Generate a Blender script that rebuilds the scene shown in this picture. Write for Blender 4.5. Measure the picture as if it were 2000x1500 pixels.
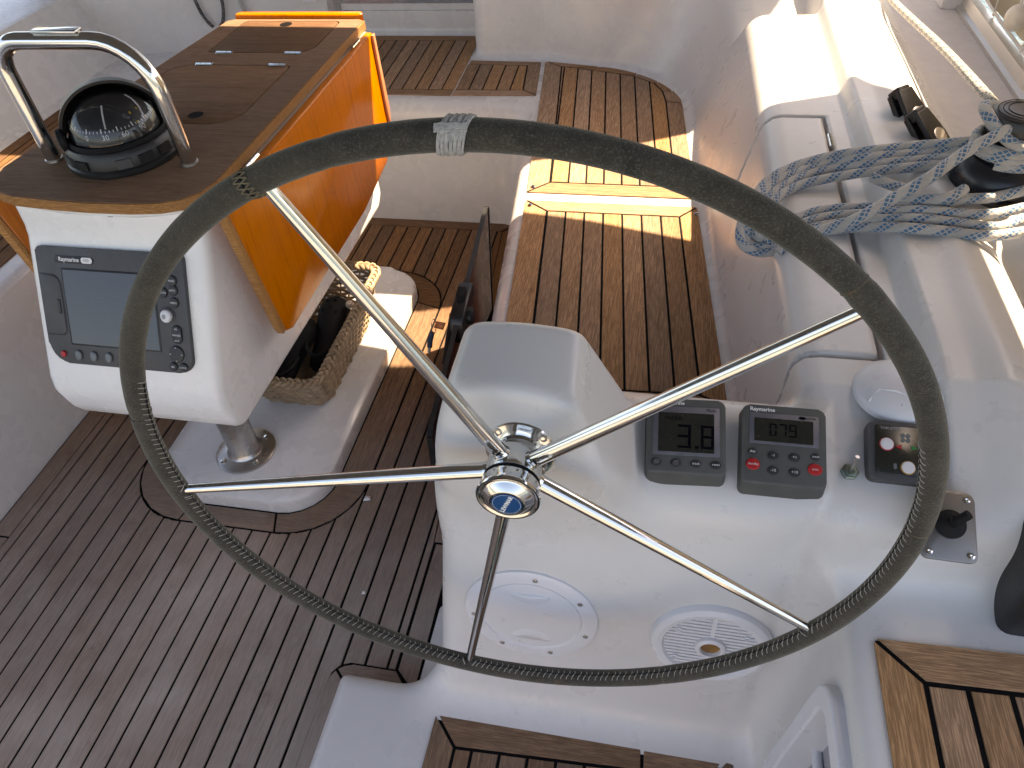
import bpy, bmesh, math, random
import numpy as np
from mathutils import Vector, Matrix
from mathutils.geometry import tessellate_polygon

random.seed(7)
for o in list(bpy.data.objects): bpy.data.objects.remove(o)
SC = bpy.context.scene
COL = SC.collection

# ------------------------------------------------------------------ camera
cam_d = bpy.data.cameras.new('camera'); cam = bpy.data.objects.new('camera', cam_d); COL.objects.link(cam)
CR = Vector((0.98093, 0.18469, -0.06203)); CD = Vector((0.08497, -0.69501, -0.71396))
CF = Vector((-0.17491, 0.69489, -0.69753))
cam.matrix_world = Matrix(((CR.x, -CD.x, -CF.x, 0), (CR.y, -CD.y, -CF.y, 0), (CR.z, -CD.z, -CF.z, 1.60), (0, 0, 0, 1)))
cam_d.sensor_width = 36; cam_d.lens = 36 * 1448 / 2000
cam_d.clip_start = 0.02; cam_d.clip_end = 4000
SC.camera = cam

# ------------------------------------------------------------------ light
SUN = Vector((0.45, 0.40, 1.0)).normalized()
elev = math.asin(SUN.z); azim = math.atan2(SUN.x, SUN.y)
W = bpy.data.worlds.new('World'); SC.world = W; W.use_nodes = True
nt = W.node_tree; nt.nodes.clear()
sky = nt.nodes.new('ShaderNodeTexSky'); sky.sky_type = 'NISHITA'; sky.sun_disc = False
sky.sun_elevation = elev; sky.sun_rotation = azim; sky.air_density = 1.0; sky.dust_density = 2.5; sky.ozone_density = 1.0
bg = nt.nodes.new('ShaderNodeBackground'); bg.inputs['Strength'].default_value = 0.115
wo = nt.nodes.new('ShaderNodeOutputWorld')
nt.links.new(sky.outputs[0], bg.inputs[0]); nt.links.new(bg.outputs[0], wo.inputs[0])
sl = bpy.data.lights.new('sun', 'SUN'); sl.energy = 5.0; sl.angle = math.radians(0.55); sl.color = (1.0, 0.88, 0.70)
so = bpy.data.objects.new('sun', sl); COL.objects.link(so)
so.rotation_euler = SUN.to_track_quat('Z', 'Y').to_euler()
SC.view_settings.view_transform = 'Standard'; SC.view_settings.look = 'None'
SC.view_settings.exposure = 2.2; SC.view_settings.use_white_balance = True; SC.view_settings.white_balance_temperature = 8200; SC.view_settings.white_balance_tint = 15; SC.view_settings.gamma = 1.0; SC.view_settings.use_curve_mapping = False
SC.render.engine = 'CYCLES'
SC.cycles.max_bounces = 10; SC.cycles.diffuse_bounces = 6; SC.cycles.glossy_bounces = 6; SC.cycles.transmission_bounces = 8
SC.cycles.sample_clamp_indirect = 6

# ------------------------------------------------------------------ helpers: objects
def setp(o, **k):
    for a, b in k.items(): o[a] = b
    return o
def thing(name, label, cat, M=None, group=None):
    o = bpy.data.objects.new(name, None); COL.objects.link(o); o.empty_display_size = 0.02
    if M is not None: o.matrix_world = M
    o['label'] = label; o['category'] = cat
    if group: o['group'] = group
    return o
def mesh(name, V, F, mat, parent=None, smooth=True, uv=None):
    me = bpy.data.meshes.new(name); me.from_pydata([tuple(v) for v in V], [], F); me.update()
    if smooth: me.polygons.foreach_set('use_smooth', [True] * len(me.polygons))
    if uv is not None:
        l = me.uv_layers.new(name='uv')
        idx = np.empty(len(me.loops), dtype=np.int32); me.loops.foreach_get('vertex_index', idx)
        l.data.foreach_set('uv', np.asarray(uv, dtype=np.float32)[idx].ravel())
    if mat: me.materials.append(mat)
    o = bpy.data.objects.new(name, me); COL.objects.link(o)
    if parent: o.parent = parent
    return o
def from_bm(name, bm, mat, parent=None, smooth=True, angle=None):
    bmesh.ops.recalc_face_normals(bm, faces=bm.faces)
    me = bpy.data.meshes.new(name); bm.to_mesh(me); bm.free()
    me.polygons.foreach_set('use_smooth', [smooth] * len(me.polygons))
    if smooth and angle is not None: me.set_sharp_from_angle(angle=math.radians(angle))
    if mat: me.materials.append(mat)
    o = bpy.data.objects.new(name, me); COL.objects.link(o)
    if parent: o.parent = parent
    return o
def struct(o, **k):
    o['kind'] = 'structure'
    return setp(o, **k)
def copy_tree(o, parent=None):
    c = o.copy(); COL.objects.link(c); c.parent = parent
    for ch in list(o.children): copy_tree(ch, c)
    return c
class MB:
    def __init__(s): s.V = []; s.F = []; s.U = []
    def add(s, V, F, U=None):
        b = len(s.V); s.V += [tuple(v) for v in V]; s.F += [tuple(i + b for i in f) for f in F]
        s.U += (list(map(tuple, U)) if U is not None else [(0, 0)] * len(V)); return s
    def obj(s, name, mat, parent=None, smooth=True, sharp=40):
        o = mesh(name, s.V, s.F, mat, parent, smooth, s.U)
        if smooth and sharp: o.data.set_sharp_from_angle(angle=math.radians(sharp))
        return o
def g_box(x0, x1, y0, y1, z0, z1):
    V = [(x, y, z) for z in (z0, z1) for y in (y0, y1) for x in (x0, x1)]
    return V, [(0, 2, 3, 1), (4, 5, 7, 6), (0, 1, 5, 4), (2, 6, 7, 3), (0, 4, 6, 2), (1, 3, 7, 5)]
def g_prism(poly, z0, z1):
    n = len(poly)
    a = sum(poly[i][0] * poly[(i + 1) % n][1] - poly[(i + 1) % n][0] * poly[i][1] for i in range(n))
    if a < 0: poly = poly[::-1]
    V = [(p[0], p[1], z0) for p in poly] + [(p[0], p[1], z1) for p in poly]
    F = [tuple(range(n - 1, -1, -1)), tuple(range(n, 2 * n))] + [(i, (i + 1) % n, n + (i + 1) % n, n + i) for i in range(n)]
    return V, F
def rbox(name, x0, x1, y0, y1, z0, z1, r, mat, parent=None, seg=3):
    bm = bmesh.new(); V, F = g_box(x0, x1, y0, y1, z0, z1)
    vs = [bm.verts.new(v) for v in V]
    for f in F: bm.faces.new([vs[i] for i in f])
    bmesh.ops.bevel(bm, geom=bm.edges[:], offset=r, segments=seg, profile=0.5, affect='EDGES', clamp_overlap=True)
    return from_bm(name, bm, mat, parent, True, 50)
def rprism(name, poly, z0, z1, r, mat, parent=None, seg=3, M=None, top_only=False, angle=50):
    bm = bmesh.new(); V, F = g_prism(poly, z0, z1)
    vs = [bm.verts.new(v) for v in V]
    for f in F: bm.faces.new([vs[i] for i in f])
    if r > 0:
        ed = [e for e in bm.edges if abs(e.verts[0].co.z - e.verts[1].co.z) < 1e-6 and (not top_only or e.verts[0].co.z > (z0 + z1) / 2)]
        bmesh.ops.bevel(bm, geom=ed, offset=r, segments=seg, profile=0.5, affect='EDGES', clamp_overlap=True)
    if M is not None: bmesh.ops.transform(bm, matrix=M, verts=bm.verts)
    return from_bm(name, bm, mat, parent, True, angle)
def rrect(x0, x1, y0, y1, r, n=5):
    P = []
    for cx, cy, a0 in ((x1 - r, y1 - r, 0), (x0 + r, y1 - r, 90), (x0 + r, y0 + r, 180), (x1 - r, y0 + r, 270)):
        for i in range(n + 1):
            a = math.radians(a0 + 90 * i / n); P.append((cx + r * math.cos(a), cy + r * math.sin(a)))
    return P
def circle(r, n=32, cx=0, cy=0, ry=None, a0=0, a1=360):
    full = abs(a1 - a0) >= 360
    m = n if full else n + 1
    return [(cx + r * math.cos(math.radians(a0 + (a1 - a0) * i / n)), cy + (ry or r) * math.sin(math.radians(a0 + (a1 - a0) * i / n))) for i in range(m)]
def g_lathe(prof, n=48, M=None):
    V = []; F = []; U = []
    for j, (r, z) in enumerate(prof):
        for i in range(n):
            a = 2 * math.pi * i / n; V.append(Vector((r * math.cos(a), r * math.sin(a), z))); U.append((i / n, j / max(1, len(prof) - 1)))
    for j in range(len(prof) - 1):
        for i in range(n):
            F.append((j * n + i, j * n + (i + 1) % n, (j + 1) * n + (i + 1) % n, (j + 1) * n + i))
    if prof[0][0] > 1e-6: F.append(tuple(range(n - 1, -1, -1)))
    if prof[-1][0] > 1e-6: F.append(tuple(range((len(prof) - 1) * n, len(prof) * n)))
    if M is not None: V = [M @ v for v in V]
    return V, F, U
def catmull(P, k=8, closed=False):
    P = [Vector(p) for p in P]; n = len(P); out = []
    rng = range(n if closed else n - 1)
    for i in rng:
        if closed: a, b, c, d = P[i - 1], P[i], P[(i + 1) % n], P[(i + 2) % n]
        else: a, b, c, d = P[max(i - 1, 0)], P[i], P[i + 1], P[min(i + 2, n - 1)]
        for j in range(k):
            t = j / k
            out.append(0.5 * ((2 * b) + (c - a) * t + (2 * a - 5 * b + 4 * c - d) * t * t + (3 * b - a - 3 * c + d) * t ** 3))
    if not closed: out.append(P[-1])
    return out
def g_tube(P, r, n=12, closed=False, caps=True, ry=None):
    P = [Vector(p) for p in P]; m = len(P); V = []; F = []; U = []
    rad = r if callable(r) else (lambda t: r)
    T = []
    for i in range(m):
        a = P[i - 1] if (closed or i > 0) else P[i]; b = P[(i + 1) % m] if (closed or i < m - 1) else P[i]
        T.append((b - a).normalized())
    up = Vector((0, 0, 1)) if abs(T[0].z) < 0.9 else Vector((1, 0, 0))
    N = (up - T[0] * up.dot(T[0])).normalized(); L = 0
    cols = n + 1
    for i in range(m):
        if i > 0:
            L += (P[i] - P[i - 1]).length
            N = (N - T[i] * N.dot(T[i])); N.normalize()
        B = T[i].cross(N); q = rad(i / (m - 1))
        for j in range(cols):
            a = 2 * math.pi * j / n
            V.append(P[i] + (N * math.cos(a) * q + B * math.sin(a) * (q if ry is None else ry))); U.append((L, j / n))
    mm = m if closed else m - 1
    for i in range(mm):
        i2 = (i + 1) % m
        for j in range(n): F.append((i * cols + j, i * cols + j + 1, i2 * cols + j + 1, i2 * cols + j))
    if caps and not closed:
        F.append(tuple(range(n - 1, -1, -1))); F.append(tuple((m - 1) * cols + j for j in range(n)))
    return V, F, U
def tube(name, P, r, mat, parent=None, n=12, closed=False, ry=None):
    V, F, U = g_tube(P, r, n, closed, True, ry)
    o = mesh(name, V, F, mat, parent, True, U); o.data.set_sharp_from_angle(angle=math.radians(60)); return o
def lathe(name, prof, mat, parent=None, n=48, M=None, sharp=35):
    V, F, U = g_lathe(prof, n, M); o = mesh(name, V, F, mat, parent, True, U)
    if sharp: o.data.set_sharp_from_angle(angle=math.radians(sharp))
    return o
def frame(origin, xa, ya):
    x = Vector(xa).normalized(); y = Vector(ya); y = (y - x * y.dot(x)).normalized(); z = x.cross(y)
    return Matrix(((x.x, y.x, z.x, origin[0]), (x.y, y.y, z.y, origin[1]), (x.z, y.z, z.z, origin[2]), (0, 0, 0, 1)))
def text(s, size, mat, parent, x, y, z, rot=0, name='lettering', sx=1.0, align='CENTER', bold=0.0):
    cu = bpy.data.curves.new('t', 'FONT'); cu.body = s; cu.size = size; cu.align_x = align; cu.align_y = 'CENTER'; cu.offset = bold
    cu.resolution_u = 2
    to = bpy.data.objects.new('t', cu); COL.objects.link(to)
    dg = bpy.context.evaluated_depsgraph_get(); me = bpy.data.meshes.new_from_object(to.evaluated_get(dg))
    bpy.data.objects.remove(to); me.name = name; me.materials.clear(); me.materials.append(mat)
    o = bpy.data.objects.new(name, me); COL.objects.link(o); o.parent = parent
    o.matrix_local = Matrix.Translation((x, y, z)) @ Matrix.Rotation(math.radians(rot), 4, 'Z') @ Matrix.Diagonal((sx, 1, 1, 1))
    return o

# ------------------------------------------------------------------ materials
def nodes(name):
    m = bpy.data.materials.new(name); m.use_nodes = True; n = m.node_tree
    return m, n, n.nodes['Principled BSDF']
def N(n, t, **k):
    x = n.nodes.new(t)
    for a, b in k.items(): setattr(x, a, b)
    return x
def ramp(n, src, stops):
    r = N(n, 'ShaderNodeValToRGB'); e = r.color_ramp.elements
    while len(e) < len(stops): e.new(0.5)
    for i, (p, c) in enumerate(stops):
        e[i].position = p; e[i].color = (c, c, c, 1) if isinstance(c, (int, float)) else (*c, 1)
    n.links.new(src, r.inputs[0]); return r.outputs[0]
def noise(n, vec, scale, detail=3, rough=0.5, dist=0.0):
    x = N(n, 'ShaderNodeTexNoise'); x.inputs['Scale'].default_value = scale; x.inputs['Detail'].default_value = detail
    x.inputs['Roughness'].default_value = rough; x.inputs['Distortion'].default_value = dist
    if vec is not None: n.links.new(vec, x.inputs['Vector'])
    return x.outputs['Fac']
def mixc(n, fac, a, b, mode='MIX'):
    x = N(n, 'ShaderNodeMix', data_type='RGBA', blend_type=mode)
    for s, v in ((x.inputs[0], fac), (x.inputs[6], a), (x.inputs[7], b)):
        if isinstance(v, (int, float)): s.default_value = v
        elif isinstance(v, tuple): s.default_value = (*v, 1)
        else: n.links.new(v, s)
    return x.outputs[2]
def mathn(n, op, a, b=None, c=None):
    x = N(n, 'ShaderNodeMath', operation=op)
    for i, v in enumerate((a, b, c)):
        if v is None: continue
        if isinstance(v, (int, float)): x.inputs[i].default_value = v
        else: n.links.new(v, x.inputs[i])
    return x.outputs[0]
def coords(n, kind='Object'): return N(n, 'ShaderNodeTexCoord').outputs[kind]
def mapping(n, vec, scale=(1, 1, 1), rot=(0, 0, 0)):
    x = N(n, 'ShaderNodeMapping'); x.inputs['Scale'].default_value = scale; x.inputs['Rotation'].default_value = rot
    n.links.new(vec, x.inputs['Vector']); return x.outputs[0]
def bump(n, bsdf, h, strength=0.3, dist=0.002):
    b = N(n, 'ShaderNodeBump'); b.inputs['Strength'].default_value = strength; b.inputs['Distance'].default_value = dist
    n.links.new(h, b.inputs['Height']); n.links.new(b.outputs[0], bsdf.inputs['Normal'])
def m_plain(name, col, rough=0.5, metal=0.0, var=0.12, scale=40, coat=0.0, bmp=0.0, spec=0.5):
    m, n, b = nodes(name); v = coords(n); f = noise(n, v, scale, 4, 0.6)
    lo = tuple(c * (1 - var) for c in col); hi = tuple(min(1, c * (1 + var)) for c in col)
    n.links.new(ramp(n, f, [(0.3, lo), (0.7, hi)]), b.inputs['Base Color'])
    n.links.new(ramp(n, noise(n, v, scale * 0.4, 3), [(0.3, max(0, rough - 0.08)), (0.7, min(1, rough + 0.08))]), b.inputs['Roughness'])
    b.inputs['Metallic'].default_value = metal; b.inputs['Coat Weight'].default_value = coat; b.inputs['Specular IOR Level'].default_value = spec
    if bmp: bump(n, b, noise(n, v, scale * 6, 3), bmp, 0.001)
    return m
def m_gel(name, col=(0.62, 0.606, 0.598), rough=0.30, dirt=1.0):
    m, n, b = nodes(name); v = coords(n)
    big = noise(n, v, 3.0, 4, 0.6)
    base = ramp(n, big, [(0.25, tuple(c * 0.94 for c in col)), (0.7, col)])
    sp = ramp(n, noise(n, v, 150, 2, 0.5), [(0.735, 0.0), (0.80, 1.0)])        # specks of dirt
    gate = ramp(n, noise(n, v, 9, 2), [(0.48, 0.0), (0.66, 1.0)])
    fac = mathn(n, 'MULTIPLY', mathn(n, 'MULTIPLY', sp, gate), 0.45 * dirt)
    c1 = mixc(n, fac, base, (0.16, 0.14, 0.12))
    sm = ramp(n, noise(n, v, 38, 6, 0.7), [(0.45, 0.0), (0.80, 1.0)])           # faint grime
    gate2 = ramp(n, noise(n, v, 4, 3), [(0.42, 0.0), (0.75, 1.0)])
    c2 = mixc(n, mathn(n, 'MULTIPLY', mathn(n, 'MULTIPLY', sm, gate2), 0.26 * dirt), c1, (0.30, 0.27, 0.24))
    c3 = c2
    n.links.new(c3, b.inputs['Base Color'])
    n.links.new(ramp(n, noise(n, v, 14, 4), [(0.3, rough - 0.06), (0.7, rough + 0.12)]), b.inputs['Roughness'])
    bump(n, b, noise(n, v, 420, 2), 0.05, 0.0006)
    return m
def m_teak(name, axis, a, b_, dark, rough=0.55, grey=0.0, gloss=0.0, aft=False, fine=1.0):
    """axis 0/1 = grain along world X/Y (object coordinates)"""
    m, n, b = nodes(name); v = coords(n)
    oi = N(n, 'ShaderNodeObjectInfo')
    cv = N(n, 'ShaderNodeCombineXYZ')
    for i, mul in enumerate((37.0, 53.0, 71.0)): n.links.new(mathn(n, 'MULTIPLY', oi.outputs['Random'], mul), cv.inputs[i])
    va = N(n, 'ShaderNodeVectorMath', operation='ADD'); n.links.new(v, va.inputs[0]); n.links.new(cv.outputs[0], va.inputs[1])
    s = (1.4, 26, 26) if axis == 0 else ((26, 1.4, 26) if axis == 1 else (26, 26, 1.4))
    g = mapping(n, va.outputs[0], s)
    f1 = noise(n, g, 3.2, 5, 0.62, 0.5)
    s2 = (5, 120, 120) if axis == 0 else ((120, 5, 120) if axis == 1 else (120, 120, 5))
    f2 = noise(n, mapping(n, va.outputs[0], s2), 4.5, 3, 0.7, 0.25)
    col = ramp(n, f1, [(0.22, a), (0.52, b_), (0.80, tuple(0.6 * x + 0.4 * y for x, y in zip(a, b_)))])
    col = mixc(n, mathn(n, 'MULTIPLY', ramp(n, f2, [(0.46, 1.0), (0.60, 0.0)]), 0.55 * fine), col, dark)
    hv = N(n, 'ShaderNodeHueSaturation'); n.links.new(col, hv.inputs['Color'])
    n.links.new(ramp(n, oi.outputs['Random'], [(0.0, 0.80), (1.0, 1.22)]), hv.inputs['Value'])
    n.links.new(ramp(n, mathn(n, 'FRACT', mathn(n, 'MULTIPLY', oi.outputs['Random'], 7.3)), [(0.0, 0.84), (1.0, 1.12)]), hv.inputs['Saturation'])
    col = hv.outputs[0]
    big = noise(n, v, 4.2, 4, 0.6)
    gm = mathn(n, 'MULTIPLY', ramp(n, big, [(0.30, 0.45), (0.7, 1.0)]), grey)
    if aft:                                       # the trodden aft end of the sole has weathered grey
        sp = N(n, 'ShaderNodeSeparateXYZ'); n.links.new(v, sp.inputs[0])
        gy = N(n, 'ShaderNodeMapRange'); n.links.new(sp.outputs[1], gy.inputs[0])
        gy.inputs[1].default_value = 0.75; gy.inputs[2].default_value = 1.55; gy.inputs[3].default_value = 1.0; gy.inputs[4].default_value = 0.03
        gm = mathn(n, 'MULTIPLY', gm, gy.outputs[0])
    col = mixc(n, gm, col, mixc(n, f2, (0.255, 0.212, 0.186), (0.520, 0.450, 0.408)))
    st = ramp(n, noise(n, v, 11, 4, 0.7), [(0.60, 0.0), (0.78, 1.0)])
    col = mixc(n, mathn(n, 'MULTIPLY', st, 0.35), col, dark)
    n.links.new(col, b.inputs['Base Color'])
    n.links.new(ramp(n, f2, [(0.3, rough + 0.12), (0.7, rough - 0.08)]), b.inputs['Roughness'])
    b.inputs['Coat Weight'].default_value = gloss; b.inputs['Coat Roughness'].default_value = 0.18; b.inputs['Specular IOR Level'].default_value = 0.05
    bump(n, b, f2, 0.35, 0.0012)
    return m
def m_steel(name, rough=0.10, col=(0.66, 0.65, 0.63), stain=0.25):
    m, n, b = nodes(name); v = coords(n)
    f = noise(n, v, 60, 5, 0.7); s = noise(n, mapping(n, v, (300, 300, 300)), 1.0, 2)
    c = mixc(n, mathn(n, 'MULTIPLY', ramp(n, f, [(0.55, 0.0), (0.8, 1.0)]), stain), col, (0.30, 0.26, 0.22))
    n.links.new(c, b.inputs['Base Color']); b.inputs['Metallic'].default_value = 1.0
    n.links.new(ramp(n, f, [(0.35, rough), (0.75, rough + 0.16)]), b.inputs['Roughness'])
    bump(n, b, s, 0.02, 0.0005); return m
def m_rope(name, base=(0.46, 0.44, 0.41), blue=(0.018, 0.11, 0.24), pitch=0.011, cl=0.045, dens=0.55):
    m, n, b = nodes(name)
    u = N(n, 'ShaderNodeSeparateXYZ'); n.links.new(coords(n, 'UV'), u.inputs[0])
    a = mathn(n, 'DIVIDE', u.outputs[0], pitch); w = mathn(n, 'MULTIPLY', u.outputs[1], 6.0)
    p = mathn(n, 'FRACT', mathn(n, 'ADD', a, w)); q = mathn(n, 'FRACT', mathn(n, 'SUBTRACT', mathn(n, 'ADD', a, 60.0), w))
    dp = mathn(n, 'ABSOLUTE', mathn(n, 'SUBTRACT', p, 0.5)); dq = mathn(n, 'ABSOLUTE', mathn(n, 'SUBTRACT', q, 0.5))
    cell = mathn(n, 'LESS_THAN', mathn(n, 'MAXIMUM', dp, dq), 0.36)
    k = mathn(n, 'FRACT', mathn(n, 'ADD', mathn(n, 'DIVIDE', u.outputs[0], cl), mathn(n, 'MULTIPLY', u.outputs[1], 2.0)))
    msk = mathn(n, 'MULTIPLY', cell, mathn(n, 'LESS_THAN', k, dens))
    v = coords(n); fl = noise(n, v, 260, 3, 0.7); big = noise(n, v, 22, 3)
    bc = mixc(n, fl, tuple(c * 0.66 for c in base), base)
    bc = mixc(n, mathn(n, 'MULTIPLY', ramp(n, big, [(0.45, 0.0), (0.75, 1.0)]), 0.45), bc, (0.22, 0.20, 0.18))
    n.links.new(mixc(n, mathn(n, 'MULTIPLY', msk, 0.92), bc, blue), b.inputs['Base Color'])
    b.inputs['Roughness'].default_value = 0.85; b.inputs['Sheen Weight'].default_value = 0.3
    h = mathn(n, 'ADD', mathn(n, 'MULTIPLY', mathn(n, 'ADD', dp, dq), -0.8), mathn(n, 'MULTIPLY', fl, 0.4))
    bump(n, b, h, 0.7, 0.0012); return m
def m_leather(name):
    m, n, b = nodes(name); v = coords(n)
    big = noise(n, v, 7, 4, 0.6); mid = noise(n, v, 55, 4, 0.7); fine = noise(n, v, 520, 2, 0.6)
    c = ramp(n, mid, [(0.28, (0.022, 0.020, 0.017)), (0.72, (0.060, 0.054, 0.045))])
    c = mixc(n, ramp(n, big, [(0.35, 0.0), (0.7, 0.55)]), c, (0.066, 0.056, 0.042))
    c = mixc(n, ramp(n, fine, [(0.52, 0.0), (0.72, 0.55)]), c, (0.135, 0.125, 0.105))
    rs = ramp(n, noise(n, v, 17, 3, 0.6), [(0.70, 0.0), (0.79, 1.0)])
    c = mixc(n, mathn(n, 'MULTIPLY', rs, 0.75), c, (0.13, 0.055, 0.02))
    n.links.new(c, b.inputs['Base Color']); b.inputs['Roughness'].default_value = 0.92; b.inputs['Specular IOR Level'].default_value = 0.2
    b.inputs['Sheen Weight'].default_value = 0.35; b.inputs['Sheen Roughness'].default_value = 0.45; b.inputs['Sheen Tint'].default_value = (0.8, 0.78, 0.66, 1)
    bump(n, b, mathn(n, 'ADD', fine, mathn(n, 'MULTIPLY', mid, 0.8)), 0.55, 0.0016); return m
GEL = m_gel('gelcoat'); GELC = m_gel('gelcoat_clean', dirt=0.35, rough=0.24); GELP = m_gel('gelcoat_pod_lit', (0.82, 0.805, 0.785), 0.26, 0.6); PLASW = m_gel('white_plastic', (0.66, 0.66, 0.69), 0.30, 0.4)  # pod gelcoat is a paler copy: the stronger aft light put into its colour
NONSKID = m_plain('nonskid_deck', (0.60, 0.585, 0.60), 0.75, var=0.05, scale=30, bmp=0.6)
TKY = m_teak('teak_floor', 1, (0.125, 0.060, 0.026), (0.210, 0.108, 0.050), (0.036, 0.019, 0.011), 0.62, grey=0.95, aft=True)
TKX = m_teak('teak_floor_cross', 0, (0.125, 0.062, 0.028), (0.200, 0.104, 0.050), (0.036, 0.019, 0.011), 0.62, grey=0.75, aft=True)
TSY = m_teak('teak_seat', 1, (0.290, 0.158, 0.080), (0.455, 0.268, 0.148), (0.088, 0.046, 0.026), 0.55, grey=0.05)
TSX = m_teak('teak_seat_cross', 0, (0.280, 0.155, 0.080), (0.425, 0.250, 0.140), (0.088, 0.046, 0.026), 0.55, grey=0.05)
TSTY = m_teak('teak_step', 1, (0.175, 0.098, 0.056), (0.280, 0.165, 0.100), (0.060, 0.034, 0.022), 0.6, grey=0.12)
TSTX = m_teak('teak_step_cross', 0, (0.175, 0.100, 0.058), (0.270, 0.160, 0.098), (0.060, 0.034, 0.022), 0.6, grey=0.12)
TTAB = m_teak('teak_tabletop', 0, (0.115, 0.058, 0.032), (0.205, 0.115, 0.066), (0.048, 0.026, 0.016), 0.6, grey=0.0, fine=0.6)
TVARN = m_teak('teak_varnished', 2, (0.340, 0.088, 0.013), (0.560, 0.165, 0.024), (0.190, 0.048, 0.009), 0.30, gloss=0.5, fine=0.35)
TEDGE = m_teak('teak_edge', 0, (0.370, 0.180, 0.080), (0.520, 0.285, 0.140), (0.150, 0.075, 0.036), 0.45, gloss=0.2)
CAULK = m_plain('black_caulk', (0.0045, 0.0045, 0.005), 0.8, var=0.3, scale=90, bmp=0.2, spec=0.1)
STEEL = m_steel('polished_steel', 0.05, stain=0.12); STEELD = m_steel('dull_steel', 0.26, (0.50, 0.48, 0.46), 0.5)
ALU = m_steel('anodised_aluminium', 0.38, (0.62, 0.61, 0.60), 0.1)
LEATH = m_leather('suede_leather')
LTAN = m_plain('worn_leather_edge', (0.14, 0.11, 0.07), 0.9, var=0.4, scale=120)
THREAD = m_plain('waxed_thread', (0.34, 0.32, 0.28), 0.8, var=0.25, scale=200)
TWINE = m_plain('grey_twine', (0.40, 0.385, 0.37), 0.8, var=0.3, scale=300, bmp=0.4)
BLKP = m_plain('black_plastic', (0.011, 0.011, 0.012), 0.40, var=0.25, scale=60, bmp=0.15)
BLKR = m_plain('black_rubber', (0.006, 0.006, 0.007), 0.7, var=0.2, scale=60, bmp=0.3, spec=0.25)
GRYP = m_plain('grey_plastic', (0.058, 0.059, 0.063), 0.55, var=0.10, scale=35, bmp=0.12)
GRYI = m_plain('instrument_grey', (0.070, 0.073, 0.071), 0.55, var=0.12, scale=30, bmp=0.15)
BEZ = m_plain('bezel_grey', (0.105, 0.103, 0.125), 0.45, var=0.18, scale=80)
BTN = m_plain('button_charcoal', (0.018, 0.019, 0.023), 0.5, var=0.12, scale=60)
BTNR = m_plain('button_red', (0.42, 0.012, 0.016), 0.45, var=0.12, scale=60)
BTNG = m_plain('button_grey', (0.12, 0.13, 0.14), 0.35, var=0.1, scale=60)
WHT = m_plain('white_print', (0.72, 0.72, 0.72), 0.6, var=0.04)
GRYPR = m_plain('grey_print', (0.30, 0.30, 0.32), 0.6, var=0.04)
LCDINK = m_plain('lcd_segment', (0.0012, 0.0012, 0.004), 0.6, var=0.1, spec=0.05)
BLUEL = m_plain('blue_enamel', (0.008, 0.060, 0.170), 0.55, var=0.05, spec=0.15)
YEL = m_plain('yellow_paint', (0.62, 0.42, 0.01), 0.4, var=0.05)
REDP = m_plain('red_print', (0.45, 0.02, 0.03), 0.5); GRNP = m_plain('green_print', (0.02, 0.22, 0.06), 0.5); ORNP = m_plain('amber_print', (0.4, 0.2, 0.02), 0.5)
ROPE = m_rope('braided_rope', (0.50, 0.475, 0.445), (0.012, 0.12, 0.25), 0.012, 0.050, 0.5); ROPED = m_rope('fine_rope', (0.40, 0.37, 0.32), (0.015, 0.04, 0.08), 0.022, 0.044, 0.5)
CORD = m_plain('white_cord', (0.62, 0.60, 0.58), 0.8, var=0.15, scale=300)
WICK = m_plain('wicker', (0.28, 0.20, 0.125), 0.6, var=0.35, scale=45, bmp=0.3)
CANVAS = m_plain('cream_canvas', (0.50, 0.46, 0.40), 0.9, var=0.06, scale=15, bmp=0.2)
def translucent(m, col, f):
    n = m.node_tree; b = n.nodes['Principled BSDF']; o = n.nodes['Material Output']
    t = N(n, 'ShaderNodeBsdfTranslucent'); t.inputs[0].default_value = (*col, 1); x = N(n, 'ShaderNodeMixShader'); x.inputs[0].default_value = f
    n.links.new(b.outputs[0], x.inputs[1]); n.links.new(t.outputs[0], x.inputs[2]); n.links.new(x.outputs[0], o.inputs[0])
translucent(CANVAS, (0.46, 0.40, 0.32), 0.6)
NAVY = m_plain('bimini_canvas', (0.20, 0.20, 0.21), 0.9, var=0.08, scale=15, bmp=0.2)
translucent(NAVY, (0.40, 0.37, 0.36), 0.10)
def m_glossblack(name, col, rough):
    m, n, b = nodes(name); v = coords(n)
    f = noise(n, mapping(n, v, (1, 1, 1)), 300, 2)
    n.links.new(mixc(n, ramp(n, f, [(0.66, 0.0), (0.72, 0.12)]), col, (0.2, 0.2, 0.2)), b.inputs['Base Color'])
    n.links.new(ramp(n, noise(n, v, 40, 3), [(0.3, rough), (0.8, rough + 0.06)]), b.inputs['Roughness']); b.inputs['Specular IOR Level'].default_value = 0.6
    return m
SCREEN = m_glossblack('screen_glass', (0.022, 0.022, 0.032), 0.03); LCD = m_glossblack('lcd_glass', (0.016, 0.017, 0.014), 0.22)
def m_glass(name, tint, rough=0.02, mixf=0.0):
    m, n, b = nodes(name); b.inputs['Base Color'].default_value = (*tint, 1); b.inputs['Transmission Weight'].default_value = 1.0
    b.inputs['Roughness'].default_value = rough; b.inputs['IOR'].default_value = 1.45; return m
DOME = m_glass('clear_dome', (0.92, 0.93, 0.95))
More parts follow.
